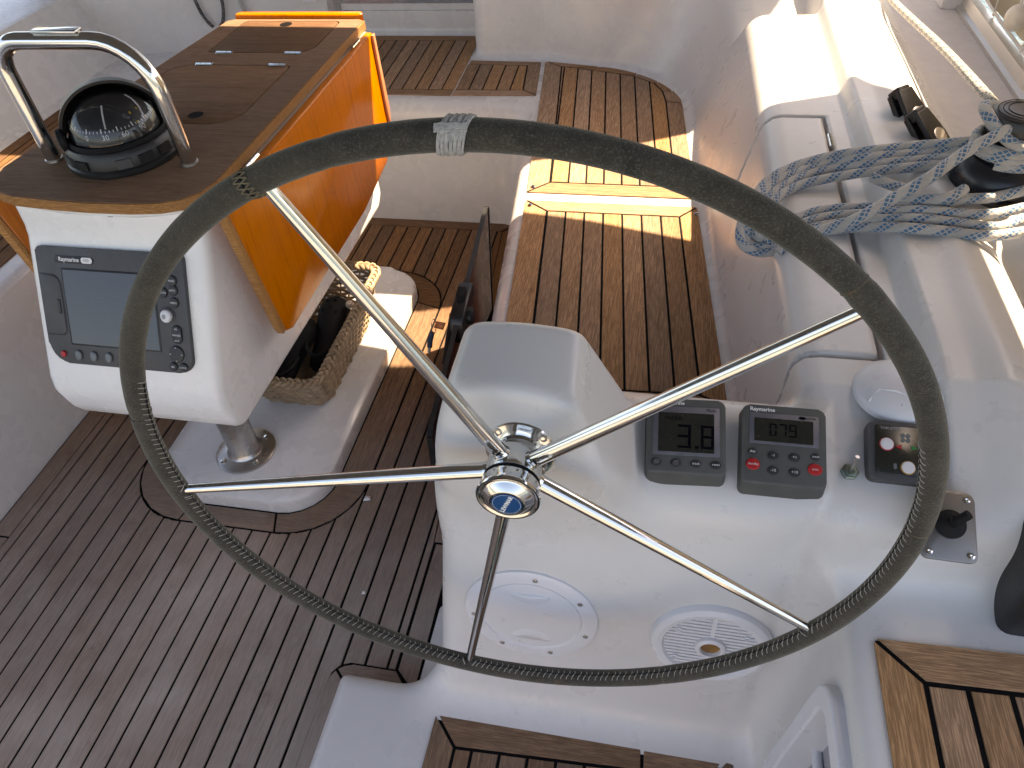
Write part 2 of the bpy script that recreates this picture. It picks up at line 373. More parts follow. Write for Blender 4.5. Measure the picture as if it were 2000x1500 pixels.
def m_smoke(name):
    m, n, b = nodes(name); out = n.nodes['Material Output']
    tr = N(n, 'ShaderNodeBsdfTransparent'); tr.inputs[0].default_value = (0.74, 0.42, 0.34, 1)
    gl = N(n, 'ShaderNodeBsdfGlossy'); gl.inputs['Roughness'].default_value = 0.05; gl.inputs[0].default_value = (0.95, 0.92, 0.92, 1)
    fr = N(n, 'ShaderNodeFresnel'); fr.inputs[0].default_value = 1.6
    mx = N(n, 'ShaderNodeMixShader'); n.links.new(fr.outputs[0], mx.inputs[0]); n.links.new(tr.outputs[0], mx.inputs[1]); n.links.new(gl.outputs[0], mx.inputs[2])
    n.links.new(mx.outputs[0], out.inputs[0]); return m
SMOKE = m_smoke('smoked_acrylic')

# ------------------------------------------------------------------ moulded glass-fibre: one distance field, meshed once, split into its mouldings
def smin(a, b, k):
    k = 2.0 * k; return np.minimum(a, b) - np.maximum(k - np.abs(a - b), 0) ** 2 / (4 * k)
def smax(a, b, k): return -smin(-a, -b, k)
def sst(a, b, x):
    t = np.clip((x - a) / (b - a), 0, 1); return t * t * (3 - 2 * t)
def x_front(y): return -0.384 - 0.088 * (y - 1.348)
def x_back(y): return 0.192 - 0.085 * (y - 1.14)
def sd_moulding(x, y, z, groove=True):
    # starboard seat and forward bench
    seat = np.maximum((x_front(y) - 0.10 * (0.45 - z)) - x, 1.0 - y)
    bench = (2.565 - 0.17 * (0.45 - z)) - y
    low = smax(smin(seat, bench, 0.05), z - 0.45, 0.03)
    # coaming
    t = np.clip((z - 0.45) / 0.33, -0.5, 1.5)
    xw = x_back(y) + (0.232 - x_back(y)) * t
    fall = 0.075 * sst(2.49, 2.54, y)
    ztop = np.minimum(0.78, 0.717 + 0.30 * (y - 0.668)) - fall * (1 - sst(0.40, 0.43, x)) + 0.036 * sst(0.408, 0.436, x) * sst(0.55, 1.0, y)
    ztop = ztop + 0.008 * sst(0.47, 0.52, x)
    coam = smax(xw - x, z - ztop, 0.022)
    coam = smax(coam, z - 0.80 + 1.15 * (x - 0.585), 0.03)
    pad = smax(np.sqrt((x - 0.62) ** 2 + (y - 1.42) ** 2) - 0.115, z - 0.822, 0.012)
    coam = smin(coam, pad, 0.03)
    deck = smax(z - 0.68, 0.30 - x, 0.01)
    coam = smin(coam, deck, 0.04)
    coam = np.maximum(coam, x - 0.955)
    aftf = (0.575 + 0.13 * z) - y
    # bulkhead with the companionway corner
    bulk = (2.990 - 0.27 * np.maximum(x + 0.5, 0) + 0.12 * (z - 0.45)) - y
    bulk = smax(bulk, -0.790 - x, 0.025)
    bulk = smax(bulk, x - 0.385, 0.02)
    back = (3.25 + 0.05 * (z - 0.45)) - y
    back = np.maximum(back, z - 0.548)
    shell = smin(coam, bulk, 0.16)
    shell = np.minimum(shell, back)
    d = smin(low, shell, 0.016)
    # helm console
    zs = np.minimum(0.717 + 0.30 * (y - 0.668), 0.772)
    body = smax(z - zs, 0.05 - x, 0.02)
    body = smax((-0.372 + 0.10 * z) - x, z - zs, 0.022)
    body = smax(body, y - (0.845 + 0.72 * (0.772 - z)), 0.035)
    body = np.maximum(body, x - 0.5)
    pod = smax((0.592 + 0.10 * (z - 0.89)) - y, (-0.240 - 0.33 * (0.965 - z)) - x, 0.020)
    pod = smax(pod, x - (-0.070 + 0.31 * (0.96 - z)), 0.008)
    pod = smax(pod, z - (0.986 + 0.20 * (y - 0.605) - 2.2 * (x + 0.16) ** 2), 0.008)
    pod = smax(pod, y - (0.712 + 0.42 * (1.0 - z)), 0.010)
    pod = smax(pod, (0.592 + 0.45 * (0.80 - z)) - y, 0.04)
    d = smin(d, np.maximum(np.maximum(body, y - 1.09), x - 0.26), 0.014)
    d = smax(d, aftf, 0.028)
    pod = smax(np.maximum(pod, y - 1.05), (-0.352 + 0.072 * z) - x, 0.02)
    d = smin(d, pod, 0.022)
    # step platform, apron and helm seat
    plat = smax(-0.572 - x + 0.05 * (z - 0.12), y - 0.597, 0.008)
    plat = smax(plat, z - 0.12, 0.02)
    apron = smax(np.maximum(-0.426 - x, y - 0.82), z - 0.012, 0.006)
    hs = smax((0.304 - 0.07 * (0.60 - z)) - x, z - 0.60, 0.012)
    hs = np.maximum(hs, y - 0.72)
    nich = smax(np.abs(y - 0.325) - 0.178, np.abs(z - 0.371) - 0.178, 0.02)
    nich = smax(nich, x - 0.36, 0.006)
    hs = smax(hs, -nich, 0.005)
    d = smin(d, smin(plat, apron, 0.012), 0.045)
    d = smin(d, hs, 0.03)
    if groove:
        sl = np.minimum(np.abs(y - (1.80 - 0.22 * np.maximum(0.78 - z, 0)) ) - 0.0055, np.abs(y - (0.945 - 0.10 * np.maximum(0.78 - z, 0))) - 0.0045)
        sl = np.maximum(sl, x - 0.368)
        g2 = np.maximum(np.abs(x - 0.3635) - 0.0055, np.maximum(y - 1.80, 0.945 - y))
        gr = np.minimum(sl, g2)
        gr = np.maximum(gr, np.maximum(0.56 - z, 0.05 - x))
        d = np.maximum(d, -np.maximum(gr, -(d + 0.022)))
    return d
def mesh_field(fn, h, org, chunks, newton=2):
    E = []
    for (i0, i1, j0, j1, k0, k1) in chunks:
        I = np.arange(i0, i1 + 1); J = np.arange(j0, j1 + 1); K = np.arange(k0, k1 + 1)
        D = fn((org[0] + h * I)[:, None, None], (org[1] + h * J)[None, :, None], (org[2] + h * K)[None, None, :]).astype(np.float32)
        for ax in range(3):
            a = [slice(None)] * 3; b = [slice(None)] * 3
            a[ax] = slice(0, -1); b[ax] = slice(1, None)
            if ax != 1: a[1] = b[1] = slice(0, -1)
            d0 = D[tuple(a)]; d1 = D[tuple(b)]
            w = np.nonzero((d0 < 0) != (d1 < 0))
            u, v = d0[w], d1[w]
            idx = np.stack([w[0] + i0, w[1] + j0, w[2] + k0], 1)
            E.append((ax, idx, (u / (u - v)), u < 0))
    cells = []; pts = []; quads = []; S = 4096
    def cid(ix): return (ix[:, 0].astype(np.int64) * S + ix[:, 1]) * S + ix[:, 2]
    base = 0
    for ax, idx, t, ins in E:
        p = idx.astype(np.float64); p[:, ax] += t
        o1, o2 = [(1, 2), (2, 0), (0, 1)][ax]
        cs = []
        for da, db in ((0, 0), (-1, 0), (-1, -1), (0, -1)):
            q = idx.copy(); q[:, o1] += da; q[:, o2] += db
            cs.append(cid(q + 1))
        cells += cs; pts += [p] * 4
        qd = np.stack(cs, 1); qd[~ins] = qd[~ins][:, ::-1]; quads.append(qd)
    allc = np.concatenate(cells); allp = np.concatenate(pts)
    uq, inv = np.unique(allc, return_inverse=True)
    cnt = np.bincount(inv).astype(np.float64)
    V = np.stack([np.bincount(inv, allp[:, k]) / cnt for k in range(3)], 1)
    V = V * h + np.asarray(org)
    Q = np.searchsorted(uq, np.concatenate(quads))
    ok = (cnt[Q] >= 3).all(1); Q = Q[ok]
    def grad(P, e=0.0012):
        G = np.empty_like(P)
        for k in range(3):
            a = P.copy(); b = P.copy(); a[:, k] += e; b[:, k] -= e
            G[:, k] = (fn(a[:, 0], a[:, 1], a[:, 2]) - fn(b[:, 0], b[:, 1], b[:, 2])) / (2 * e)
        return G
    for _ in range(newton):
        G = grad(V); f = fn(V[:, 0], V[:, 1], V[:, 2])
        st = -f / np.maximum((G * G).sum(1), 0.05); dv = G * st[:, None]
        L = np.linalg.norm(dv, axis=1); dv *= np.minimum(1, 0.6 * h / np.maximum(L, 1e-9))[:, None]; V = V + dv
    G = grad(V, 0.002); G /= np.maximum(np.linalg.norm(G, axis=1), 1e-9)[:, None]
    return V, Q, G
def region_mesh(name, V, Q, G, sel, mat):
    q = Q[sel]; used, inv = np.unique(q, return_inverse=True); q = inv.reshape(q.shape)
    me = bpy.data.meshes.new(name); me.from_pydata(V[used].tolist(), [], q.tolist()); me.update()
    me.polygons.foreach_set('use_smooth', [True] * len(me.polygons))
    me.normals_split_custom_set_from_vertices(G[used].tolist())
    me.materials.append(mat); o = bpy.data.objects.new(name, me); COL.objects.link(o); return o
H = 0.007; ORG = (-1.46, 0.10, -0.03)
ch = []
j = 0
while j < 500:
    j2 = min(j + 40, 500); y1 = ORG[1] + H * j2
    i0 = 0 if y1 > 2.42 else int((-0.66 - ORG[0]) / H)
    k1 = int((1.06 + 0.03) / H) if y1 < 1.15 else int((0.92 + 0.03) / H)
    ch.append((i0, 346, j, j2, 0, k1)); j = j2
MV, MQ, MG = mesh_field(sd_moulding, H, ORG, ch)
C_ = MV[MQ].mean(1); cx, cy, cz = C_[:, 0], C_[:, 1], C_[:, 2]
lid = (cx < 0.3635) & (cy > 0.945) & (cy < 1.80 - 0.22 * np.maximum(0.78 - cz, 0)) & (cz > 0.575) & (cx > 0.10)
hseat = (cy < 0.66) & (cx > 0.255) & (cz < 0.625) & (cz > 0.13) & ~lid
plat_s = (cy < 0.62) & (cz < 0.125) & ~hseat
cons = (cy < 1.10) & ~lid & ~hseat & ~plat_s & (cx < 0.42) & ~((cy > 1.0) & (cz < 0.46)) & ~((cx > 0.30) & (cy > 0.94))
rest = ~(lid | hseat | plat_s | cons)
dk = rest & (cx > 0.66) & (cz < 0.70)
stb = rest & ~dk & (cz < 0.475) & (cy < 2.42) & (cx < 0.2)
bnch = rest & (cz < 0.475) & (cy >= 2.42) & ~dk & ~stb
blk = rest & ~dk & ~stb & ~bnch & (cy > 2.55) & (cx < 0.02)
coa = rest & ~dk & ~stb & ~bnch & ~blk
HELM = setp(region_mesh('helm_console', MV, MQ, MG, cons, GEL), label='white moulded helm console behind the steering wheel', category='console')
LID = setp(region_mesh('locker_lid', MV, MQ, MG, lid, GEL), label='white hinged locker lid on the starboard coaming under the coiled rope', category='locker lid')
HSEAT = struct(region_mesh('helm_seat', MV, MQ, MG, hseat, GEL), label='white moulded helm seat at the lower right')
PLAT = struct(region_mesh('step_platform', MV, MQ, MG, plat_s, GEL), label='low white step below the wheel')
STBSEAT = struct(region_mesh('starboard_seat', MV, MQ, MG, stb, GELC), label='white starboard cockpit seat with teak slats')
BENCH = struct(region_mesh('forward_bench', MV, MQ, MG, bnch, GELC), label='white forward cockpit bench below the companionway')
BULK = struct(region_mesh('bulkhead', MV, MQ, MG, blk, GELC), label='white bulkhead at the forward end of the cockpit')
COAM = struct(region_mesh('starboard_coaming', MV, MQ, MG, coa, GEL), label='white starboard coaming')
DECK = struct(region_mesh('side_deck', MV, MQ, MG, dk, NONSKID), label='pale grey side deck outside the coaming')
del MV, MQ, MG, C_

# ------------------------------------------------------------------ teak laying
def line_x(p, d, q, e):
    den = d[0] * e[1] - d[1] * e[0]
    t = ((q[0] - p[0]) * e[1] - (q[1] - p[1]) * e[0]) / den
    return (p[0] + d[0] * t, p[1] + d[1] * t)
def ccw(P):
    a = sum(P[i][0] * P[(i + 1) % len(P)][1] - P[(i + 1) % len(P)][0] * P[i][1] for i in range(len(P)))
    return P if a > 0 else P[::-1]
def inset(P, w):
    """convex ccw polygon, w: one inset or one per edge"""
    n = len(P); ws = w if isinstance(w, (list, tuple)) else [w] * n; L = []
    for i in range(n):
        a, b = P[i], P[(i + 1) % n]; dx, dy = b[0] - a[0], b[1] - a[1]; l = math.hypot(dx, dy)
        L.append(((a[0] - dy / l * ws[i], a[1] + dx / l * ws[i]), (dx, dy)))
    return [line_x(L[i - 1][0], L[i - 1][1], L[i][0], L[i][1]) for i in range(n)]
def clip(P, a, b, c):
    """keep a*x+b*y+c >= 0"""
    out = []
    for i in range(len(P)):
        p, q = P[i], P[(i + 1) % len(P)]; dp = a * p[0] + b * p[1] + c; dq = a * q[0] + b * q[1] + c
        if dp >= 0: out.append(p)
        if (dp >= 0) != (dq >= 0):
            t = dp / (dp - dq); out.append((p[0] + (q[0] - p[0]) * t, p[1] + (q[1] - p[1]) * t))
    return out
def dedupe(P, e=0.0008):
    out = []
    for p in P:
        if not out or math.hypot(p[0] - out[-1][0], p[1] - out[-1][1]) > e: out.append(p)
    if len(out) > 2 and math.hypot(out[0][0] - out[-1][0], out[0][1] - out[-1][1]) <= e: out.pop()
    return out
def area(P): return abs(sum(P[i][0] * P[(i + 1) % len(P)][1] - P[(i + 1) % len(P)][0] * P[i][1] for i in range(len(P)))) / 2
def plank(P, z, mat, parent, h=0.0035, c=0.0010, name='plank'):
    P = dedupe(P)
    if len(P) < 3 or area(P) < 1.2e-4: return
    P = ccw(P); n = len(P); z = z + random.uniform(-0.0005, 0.0005)
    cx_ = sum(p[0] for p in P) / n; cy_ = sum(p[1] for p in P) / n
    R = []
    for i in range(n):                              # top arris eased by a small chamfer
        a, p, b = P[i - 1], P[i], P[(i + 1) % n]
        d1 = Vector((p[0] - a[0], p[1] - a[1])).normalized(); d2 = Vector((b[0] - p[0], b[1] - p[1])).normalized()
        nn = Vector((-d1.y - d2.y, d1.x + d2.x)); l = nn.length
        nn = nn / l if l > 1e-4 else Vector((0, 0)); R.append((p[0] + nn.x * c, p[1] + nn.y * c))
    V = [(p[0], p[1], z - 0.003) for p in P] + [(p[0], p[1], z + h - c) for p in P] + [(p[0], p[1], z + h) for p in R]
    F = [(i, (i + 1) % n, n + (i + 1) % n, n + i) for i in range(n)] + [(n + i, n + (i + 1) % n, 2 * n + (i + 1) % n, 2 * n + i) for i in range(n)]
    tri = tessellate_polygon([[Vector((p[0], p[1], 0)) for p in R]])
    for t in tri:
        a, b, c2 = (Vector(R[i]) for i in t)
        F.append(tuple(2 * n + i for i in (t if (b - a).cross(c2 - a) > 0 else t[::-1])))
    return mesh(name, V, F, mat, parent, False)
def sheet(name, P, z, mat, parent):
    V = [(p[0], p[1], z) for p in ccw(P)]; n = len(V); VV = V + [(v[0], v[1], z - 0.006) for v in V]
    tri = tessellate_polygon([[Vector(v) for v in V]]); F = []
    for t in tri:
        a, b, c = (Vector(V[i]) for i in t); F.append(t if (b - a).cross(c - a).z > 0 else t[::-1])
    F += [(n + i, n + (i + 1) % n, (i + 1) % n, i) for i in range(n)]
    return mesh(name, VV, F, mat, parent, False)
def teak_panel(P, z, parent, w, d, sp, s0, my, mx, g=0.0055, caulk=True, lip=0.006):
    """P convex ccw; w border width per edge (0 = none); strips along d, spacing sp, one seam at offset s0"""
    P = ccw(P); n = len(P); ws = w if isinstance(w, (list, tuple)) else [w] * n
    if caulk: sheet('caulking', inset(P, 0.0055), z + 0.0018, CAULK, parent)
    I = inset(P, ws)
    for i in range(n):
        if ws[i] <= 0: continue
        a, b = P[i], P[(i + 1) % n]; q = [a, b, I[(i + 1) % n], I[i]]
        q = dedupe(ccw(q))
        if len(q) < 3: continue
        ex = abs(b[0] - a[0]) > abs(b[1] - a[1])
        gg = [0.0 if (k == 0) else g / 2 for k in range(len(q))]
        try: q = inset(q, g / 2)
        except ZeroDivisionError: continue
        plank(q, z, mx if ex else my, parent)
    L = math.hypot(*d); d = (d[0] / L, d[1] / L); nx, ny = d[1], -d[0]
    I2 = inset(I, [g / 2 if q > 0 else 0.0 for q in ws])
    ss = [p[0] * nx + p[1] * ny for p in I2]
    k = math.floor((min(ss) - s0) / sp)
    while s0 + k * sp < max(ss):
        a = s0 + k * sp + g / 2; b = s0 + (k + 1) * sp - g / 2
        q = clip(clip(I2, nx, ny, -a), -nx, -ny, b) if True else None
        if len(q) >= 3: plank(q, z, my if abs(d[1]) > abs(d[0]) else mx, parent)
        k += 1
dS = (-0.088, 1.0)
def xs(s, y): return s - 0.088 * (y - 1.35)          # seat coordinate -> x
ps = [(xs(-0.345, 1.115), 1.115), (xs(0.160, 1.13), 1.13), (xs(0.158, 1.918), 1.918), (xs(-0.345, 1.918), 1.918)]
nrm = 1.0 / math.hypot(0.088, 1.0)
s_off = (-0.273 + 0.088 * 1.35) * nrm
teak_panel(ps, 0.4505, STBSEAT, [0.030, 0.056, 0.058, 0.070], dS, 0.0536, s_off, TSY, TSX)
pf = [(xs(-0.345, 1.958), 1.958), (xs(0.158, 1.958), 1.958), (xs(0.160, 2.60), 2.60), (xs(0.150, 2.70), 2.70), (xs(0.110, 2.80), 2.80), (xs(0.03, 2.868), 2.868), (-0.26, 2.912), (-0.497, 2.962)]
teak_panel(pf, 0.4505, STBSEAT, [0.066, 0.058, 0.056, 0.052, 0.052, 0.045, 0.036, 0.07], dS, 0.0536, s_off, TSY, TSX)
pb1 = [(-0.476, 2.640), (-0.507, 2.955), (-0.80, 2.965), (-0.80, 2.628)]
teak_panel(pb1, 0.4505, BENCH, [0.055, 0.040, 0.0, 0.050], (-0.03, 1.0), 0.0525, -0.80 + 0.085, TSY, TSX)
pb2 = [(-0.80, 2.628), (-0.815, 3.232), (-1.42, 3.232), (-1.42, 2.628)]
teak_panel(pb2, 0.4505, BENCH, [0.0, 0.055, 0.055, 0.050], (-0.03, 1.0), 0.0525, -0.80 + 0.085, TSY, TSX)
pst = [(-0.356, 0.14), (0.200, 0.14), (0.226, 0.566), (0.054, 0.559), (-0.350, 0.541)]
teak_panel(pst, 0.1205, PLAT, [0.05, 0.045, 0.062, 0.062, 0.055], (0, 1.0), 0.0535, -0.262, TSTY, TSTX, 0.0062)
phs = [(0.334, 0.10), (0.72, 0.10), (0.72, 0.575), (0.338, 0.563)]
teak_panel(phs, 0.6005, HSEAT, [0.06, 0.06, 0.06, 0.060], (0, 1.0), 0.0525, 0.396, TSY, TSX, 0.0072)

# cockpit sole ------------------------------------------------------
FLOOR = struct(mesh('cockpit_floor', [(-1.72, -0.35, -0.004), (-0.30, -0.35, -0.004), (-0.30, 2.52, -0.004), (-1.72, 2.52, -0.004), (-1.72, -0.35, -0.03), (-0.30, -0.35, -0.03), (-0.30, 2.52, -0.03), (-1.72, 2.52, -0.03)],
    [(0, 1, 2, 3), (7, 6, 5, 4), (4, 5, 1, 0), (5, 6, 2, 1), (6, 7, 3, 2), (7, 4, 0, 3)], CAULK, None, False), label='teak laid cockpit floor with black seams')
RX0, RX1, RY0, RY1, RR = -1.4045, -0.722, 0.968, 2.135, 0.20            # outer line of the border round the plinth
def in_rr(x, y, x0, x1, y0, y1, r):
    dx = max(x0 + r - x, 0, x - (x1 - r)); dy = max(y0 + r - y, 0, y - (y1 - r))
    return x0 <= x <= x1 and y0 <= y <= y1 and dx * dx + dy * dy <= r * r
def x_right(y):
    if y < 0.603: return -0.582
    if y < 1.0: return -0.434
    return -0.440 - 0.072 * (y - 1.0)
BW = 0.055
def floor_in(x, y):
    if y > 2.434 or y < -0.30 or x < -1.640: return False
    if y < 0.662:
        r = 0.05
        if x > -0.640 + (0 if y < 0.60 else 0): 
            if y < 0.662 - r or x > -0.640 + r: return False
            dx = -0.640 + r - x; dy = y - (0.662 - r)
            if dx * dx + dy * dy < r * r: return False
    elif x > x_right(y) - BW: return False
    return not in_rr(x, y, RX0, RX1, RY0, RY1, RR)
SPF = 0.0525; xk = -0.932 - 14 * SPF; gs = 0.0062
NS = 7; ysamp = np.arange(-0.30, 2.44, 0.003)
while xk < -0.42:
    xa, xb = max(xk + gs / 2, -1.639), xk + SPF - gs / 2
    if xb > xa + 0.004:
        cols = []
        for i in range(NS):
            xx = xa + (xb - xa) * i / (NS - 1); ins = [floor_in(xx, yy) for yy in ysamp]; iv = []; st = None
            for q, f in enumerate(ins + [False]):
                if f and st is None: st = q
                if not f and st is not None:
                    if q - st > 2: iv.append([ysamp[st], ysamp[min(q, len(ysamp)) - 1]])
                    st = None
            cols.append((xx, iv))
        live = []
        def flush(pl):
            if len(pl) >= 2:
                lo = [(x, a) for x, a, b in pl]; hi = [(x, b) for x, a, b in pl][::-1]
                plank(lo + hi, -0.004, TKY, FLOOR)
        for xx, iv in cols:
            nl = []; usedi = set()
            for pl in live:
                m = None
                for q, (a, b) in enumerate(iv):
                    if q not in usedi and a < pl[-1][2] and b > pl[-1][1]: m = q; break
                if m is None or sum(1 for (a, b) in iv if a < pl[-1][2] and b > pl[-1][1]) > 1: flush(pl)
                else: usedi.add(m); pl.append((xx, iv[m][0], iv[m][1])); nl.append(pl)
            for q, (a, b) in enumerate(iv):
                if q not in usedi: nl.append([(xx, a, b)])
            live = nl
        for pl in live: flush(pl)
    xk += SPF
g2 = gs / 2
def band(inner, outer, cuts, mat_for, parent=FLOOR, z=-0.004):
    """border boards between two lines of equal length, cut at the indices given"""
    for a, b in zip(cuts[:-1], cuts[1:]):
        q = inner[a:b + 1] + outer[a:b + 1][::-1]
        try: plank(shrink(q, g2), z, mat_for(q), parent)
        except ZeroDivisionError: pass
def shrink(P, e):
    P = dedupe(ccw(P)); n = len(P); R = []
    for i in range(n):
        a, p, b = P[i - 1], P[i], P[(i + 1) % n]
        d1 = Vector((p[0] - a[0], p[1] - a[1])).normalized(); d2 = Vector((b[0] - p[0], b[1] - p[1])).normalized()
        nn = Vector((-d1.y - d2.y, d1.x + d2.x)); k = 1 + d1.dot(d2)
        if k < 0.2: k = 0.2
        R.append((p[0] + nn.x * e / k, p[1] + nn.y * e / k))
    return R
def rr_loop(x0, x1, y0, y1, r, n=6): return rrect(x0, x1, y0, y1, r, n)
lo_ = rr_loop(-1.318, -0.812, 1.030, 2.092, 0.13); ou_ = rr_loop(RX0 + 0.001, RX1 - 0.001, RY0 + 0.001, RY1 - 0.001, RR)
lo_.append(lo_[0]); ou_.append(ou_[0])
sel = lambda q: TKX if (max(p[0] for p in q) - min(p[0] for p in q)) > (max(p[1] for p in q) - min(p[1] for p in q)) else TKY
band(lo_, ou_, [0, 6, 7, 13, 14, 20, 21, 27, 28], sel)
band([(-1.700, -0.30), (-1.700, 0.85), (-1.700, 2.434)], [(-1.640, -0.30), (-1.640, 0.85), (-1.640, 2.434)], [0, 1, 2], sel)     # port border
plank(shrink([(-1.700, 2.434), (-1.16, 2.434), (-1.16, 2.490), (-1.700, 2.490)], g2), -0.004, TKX, FLOOR)
plank(shrink([(-1.16, 2.434), (-0.605, 2.434), (-0.550, 2.490), (-1.16, 2.490)], g2), -0.004, TKX, FLOOR)
yy = [0.662, 1.0, 1.5, 2.0, 2.434]
band([(x_right(y), y) for y in (0.612, 1.0)], [(x_right(y) - BW, y) for y in (0.662, 0.999)], [0, 1], sel)
band([(x_right(y), y) for y in (1.0, 1.7, 2.49)], [(x_right(y) - BW, y) for y in (1.0, 1.7, 2.434)], [0, 1, 2], sel)
plank(shrink([(-0.584, 0.603), (-0.436, 0.603), (-0.489, 0.662), (-0.59, 0.662), (-0.612, 0.655), (-0.627, 0.644)], g2), -0.004, TKX, FLOOR)
plank(shrink([(-0.584, -0.30), (-0.584, 0.603), (-0.627, 0.644), (-0.636, 0.630), (-0.640, 0.61), (-0.640, -0.30)], g2), -0.004, TKY, FLOOR)
# plinth under the table
pl_ = rrect(-1.315, -0.815, 1.033, 2.089, 0.125, 6)
PLINTH = struct(rprism('floor_plinth', pl_, -0.01, 0.050, 0.022, GELC, None, 4, None, True, 60), label='low white plinth under the table')

# port side: seat front, seat, coaming drawn as one swept section
prof = [(-1.702, -0.02), (-1.705, 0.02), (-1.735, 0.36), (-1.742, 0.415), (-1.752, 0.437), (-1.768, 0.448), (-1.79, 0.450), (-2.36, 0.450), (-2.392, 0.456), (-2.408, 0.475), (-2.418, 0.50), (-2.492, 0.700), (-2.502, 0.716), (-2.52, 0.722), (-2.80, 0.725), (-2.9, 0.66), (-3.2, 0.64)]
pp = MB(); ny = 12
for i in range(ny + 1):
    y = -0.35 + 3.95 * i / ny
    pp.V += [(x, y, z) for x, z in prof]; pp.U += [(0, 0)] * len(prof)
for i in range(ny):
    for k in range(len(prof) - 1):
        a = i * len(prof) + k; pp.F.append((a, a + 1, a + 1 + len(prof), a + len(prof)))
PORT = struct(pp.obj('port_seat', GELC, None, True, 30), label='white port side of the cockpit')
teak_panel([(-2.34, 0.2), (-1.83, 0.2), (-1.83, 2.5), (-2.34, 2.5)], 0.4505, PORT, 0.056, (0, 1.0), 0.0536, -2.2, TKY, TKX)

# ------------------------------------------------------------------ companionway and port bulkhead
SILL = struct(MB().add(*g_box(-1.44, -0.80, 3.262, 3.40, 0.549, 0.575)).add(*g_box(-1.44, -0.80, 3.255, 3.34, 0.505, 0.512)).obj('companionway_sill', GELC, None, False), label='white companionway sill')
cf = thing('companionway', 'dark companionway opening with varnished wood at the top edge', 'companionway', Matrix.Translation((-1.1, 3.4, 0.575)))
MB().add(*g_box(-0.30, 0.34, 0.16, 0.17, 0.0, 0.6)).obj('dark_interior', CAULK, cf, False)
MB().add(*g_box(-0.37, -0.17, 0.02, 0.05, 0.004, 0.55)).obj('wood_panel', TVARN, cf, False)
MB().add(*g_box(-0.17, -0.13, 0.03, 0.09, 0.004, 0.55)).obj('wood_trim', TEDGE, cf, False)
MB().add(*g_box(0.20, 0.245, 0.01, 0.05, 0.003, 0.03)).obj('wood_block', TVARN, cf, False)
lathe('knob', [(0.0, 0.0), (0.008, 0.0), (0.009, 0.006), (0.004, 0.011), (0, 0.012)], STEEL, cf, 16, Matrix.Translation((0.165, -0.01, 0.004)))
cfr = MB(); cfr.add(*g_box(-0.42, -0.372, -0.06, 0.20, 0.0, 0.6)).obj('frame_post', GELC, cf, False)
PB = struct(MB().add(*g_prism([(-1.475, 3.20), (-1.475, 3.45), (-3.0, 3.30), (-2.62, 2.92), (-1.80, 3.13)], 0.40, 1.35)).obj('port_bulkhead', GELC, None, True, 50), label='white port bulkhead behind the table')
vt = thing('louvre_vent', 'small white louvred vent beside the companionway', 'vent', frame((-1.53, 3.155, 0.665), (1, 0.18, 0), (0, 0, 1)))
rbox('vent_plate', -0.028, 0.028, -0.05, 0.05, -0.004, 0.003, 0.003, PLASW, vt)
for i in range(7): MB().add(*g_box(-0.020, 0.020, -0.042 + i * 0.013, -0.036 + i * 0.013, 0.003, 0.008)).obj('slat', PLASW, vt, False)
lp = [(-1.945 + 0.056 * math.sin(t), 3.070 + 0.012 * math.sin(t), 0.685 - 0.145 * math.cos(t)) for t in np.linspace(0.25, 6.03, 30)]
setp(tube('rope_loop', catmull(lp, 3), 0.0075, m_rope('black_rope', (0.03, 0.03, 0.03), (0.14, 0.14, 0.14), 0.008, 0.02), None, 10), label='black rope loop hanging on the white wall behind the table', category='rope')
hz = [(-1.82, 3.105, 1.05), (-1.825, 3.10, 0.80), (-1.82, 3.10, 0.66), (-1.812, 3.105, 0.58), (-1.78, 3.11, 0.50)]
setp(tube('hose', catmull(hz, 6), 0.009, m_plain('grey_hose', (0.35, 0.34, 0.33), 0.6), None, 12), label='thin grey hose on the white wall beside the rope loop', category='hose')

# ------------------------------------------------------------------ cockpit table
TB = thing('cockpit_table', 'teak cockpit table on a white pod with folded leaves', 'table', Matrix.Translation((0, 0, 0)))
outl = [(-1.368, 1.215), (-1.352, 1.160), (-1.318, 1.122), (-1.27, 1.106), (-1.174, 1.097), (-1.09, 1.094), (-1.004, 1.096), (-0.945, 1.104), (-0.905, 1.120), (-0.880, 1.148), (-0.868, 1.190), (-0.864, 2.085), (-0.885, 2.098), (-1.262, 2.098), (-1.280, 2.085)]
def lid_poly(x0, x1, y0, y1, rs, sk0=0.0, n=5):
    P = []
    for (cx_, cy_, a0, r) in ((x1, y1, 0, rs[0]), (x0, y1, 90, rs[1]), (x0, y0, 180, rs[2]), (x1, y0, 270, rs[3])):
        sx_ = -1 if cx_ == x1 else 1; sy_ = -1 if cy_ == y1 else 1
        for i in range(n + 1):
            a = math.radians(a0 + 90 * i / n); P.append((cx_ + sx_ * r + r * math.cos(a), cy_ + sy_ * r + r * math.sin(a)))
    return P
L1 = lid_poly(-1.225, -0.928, 1.846, 2.084, (0.02, 0.02, 0.012, 0.05)); L2 = lid_poly(-1.275, -0.945, 1.430, 1.765, (0.015, 0.06, 0.06, 0.07))
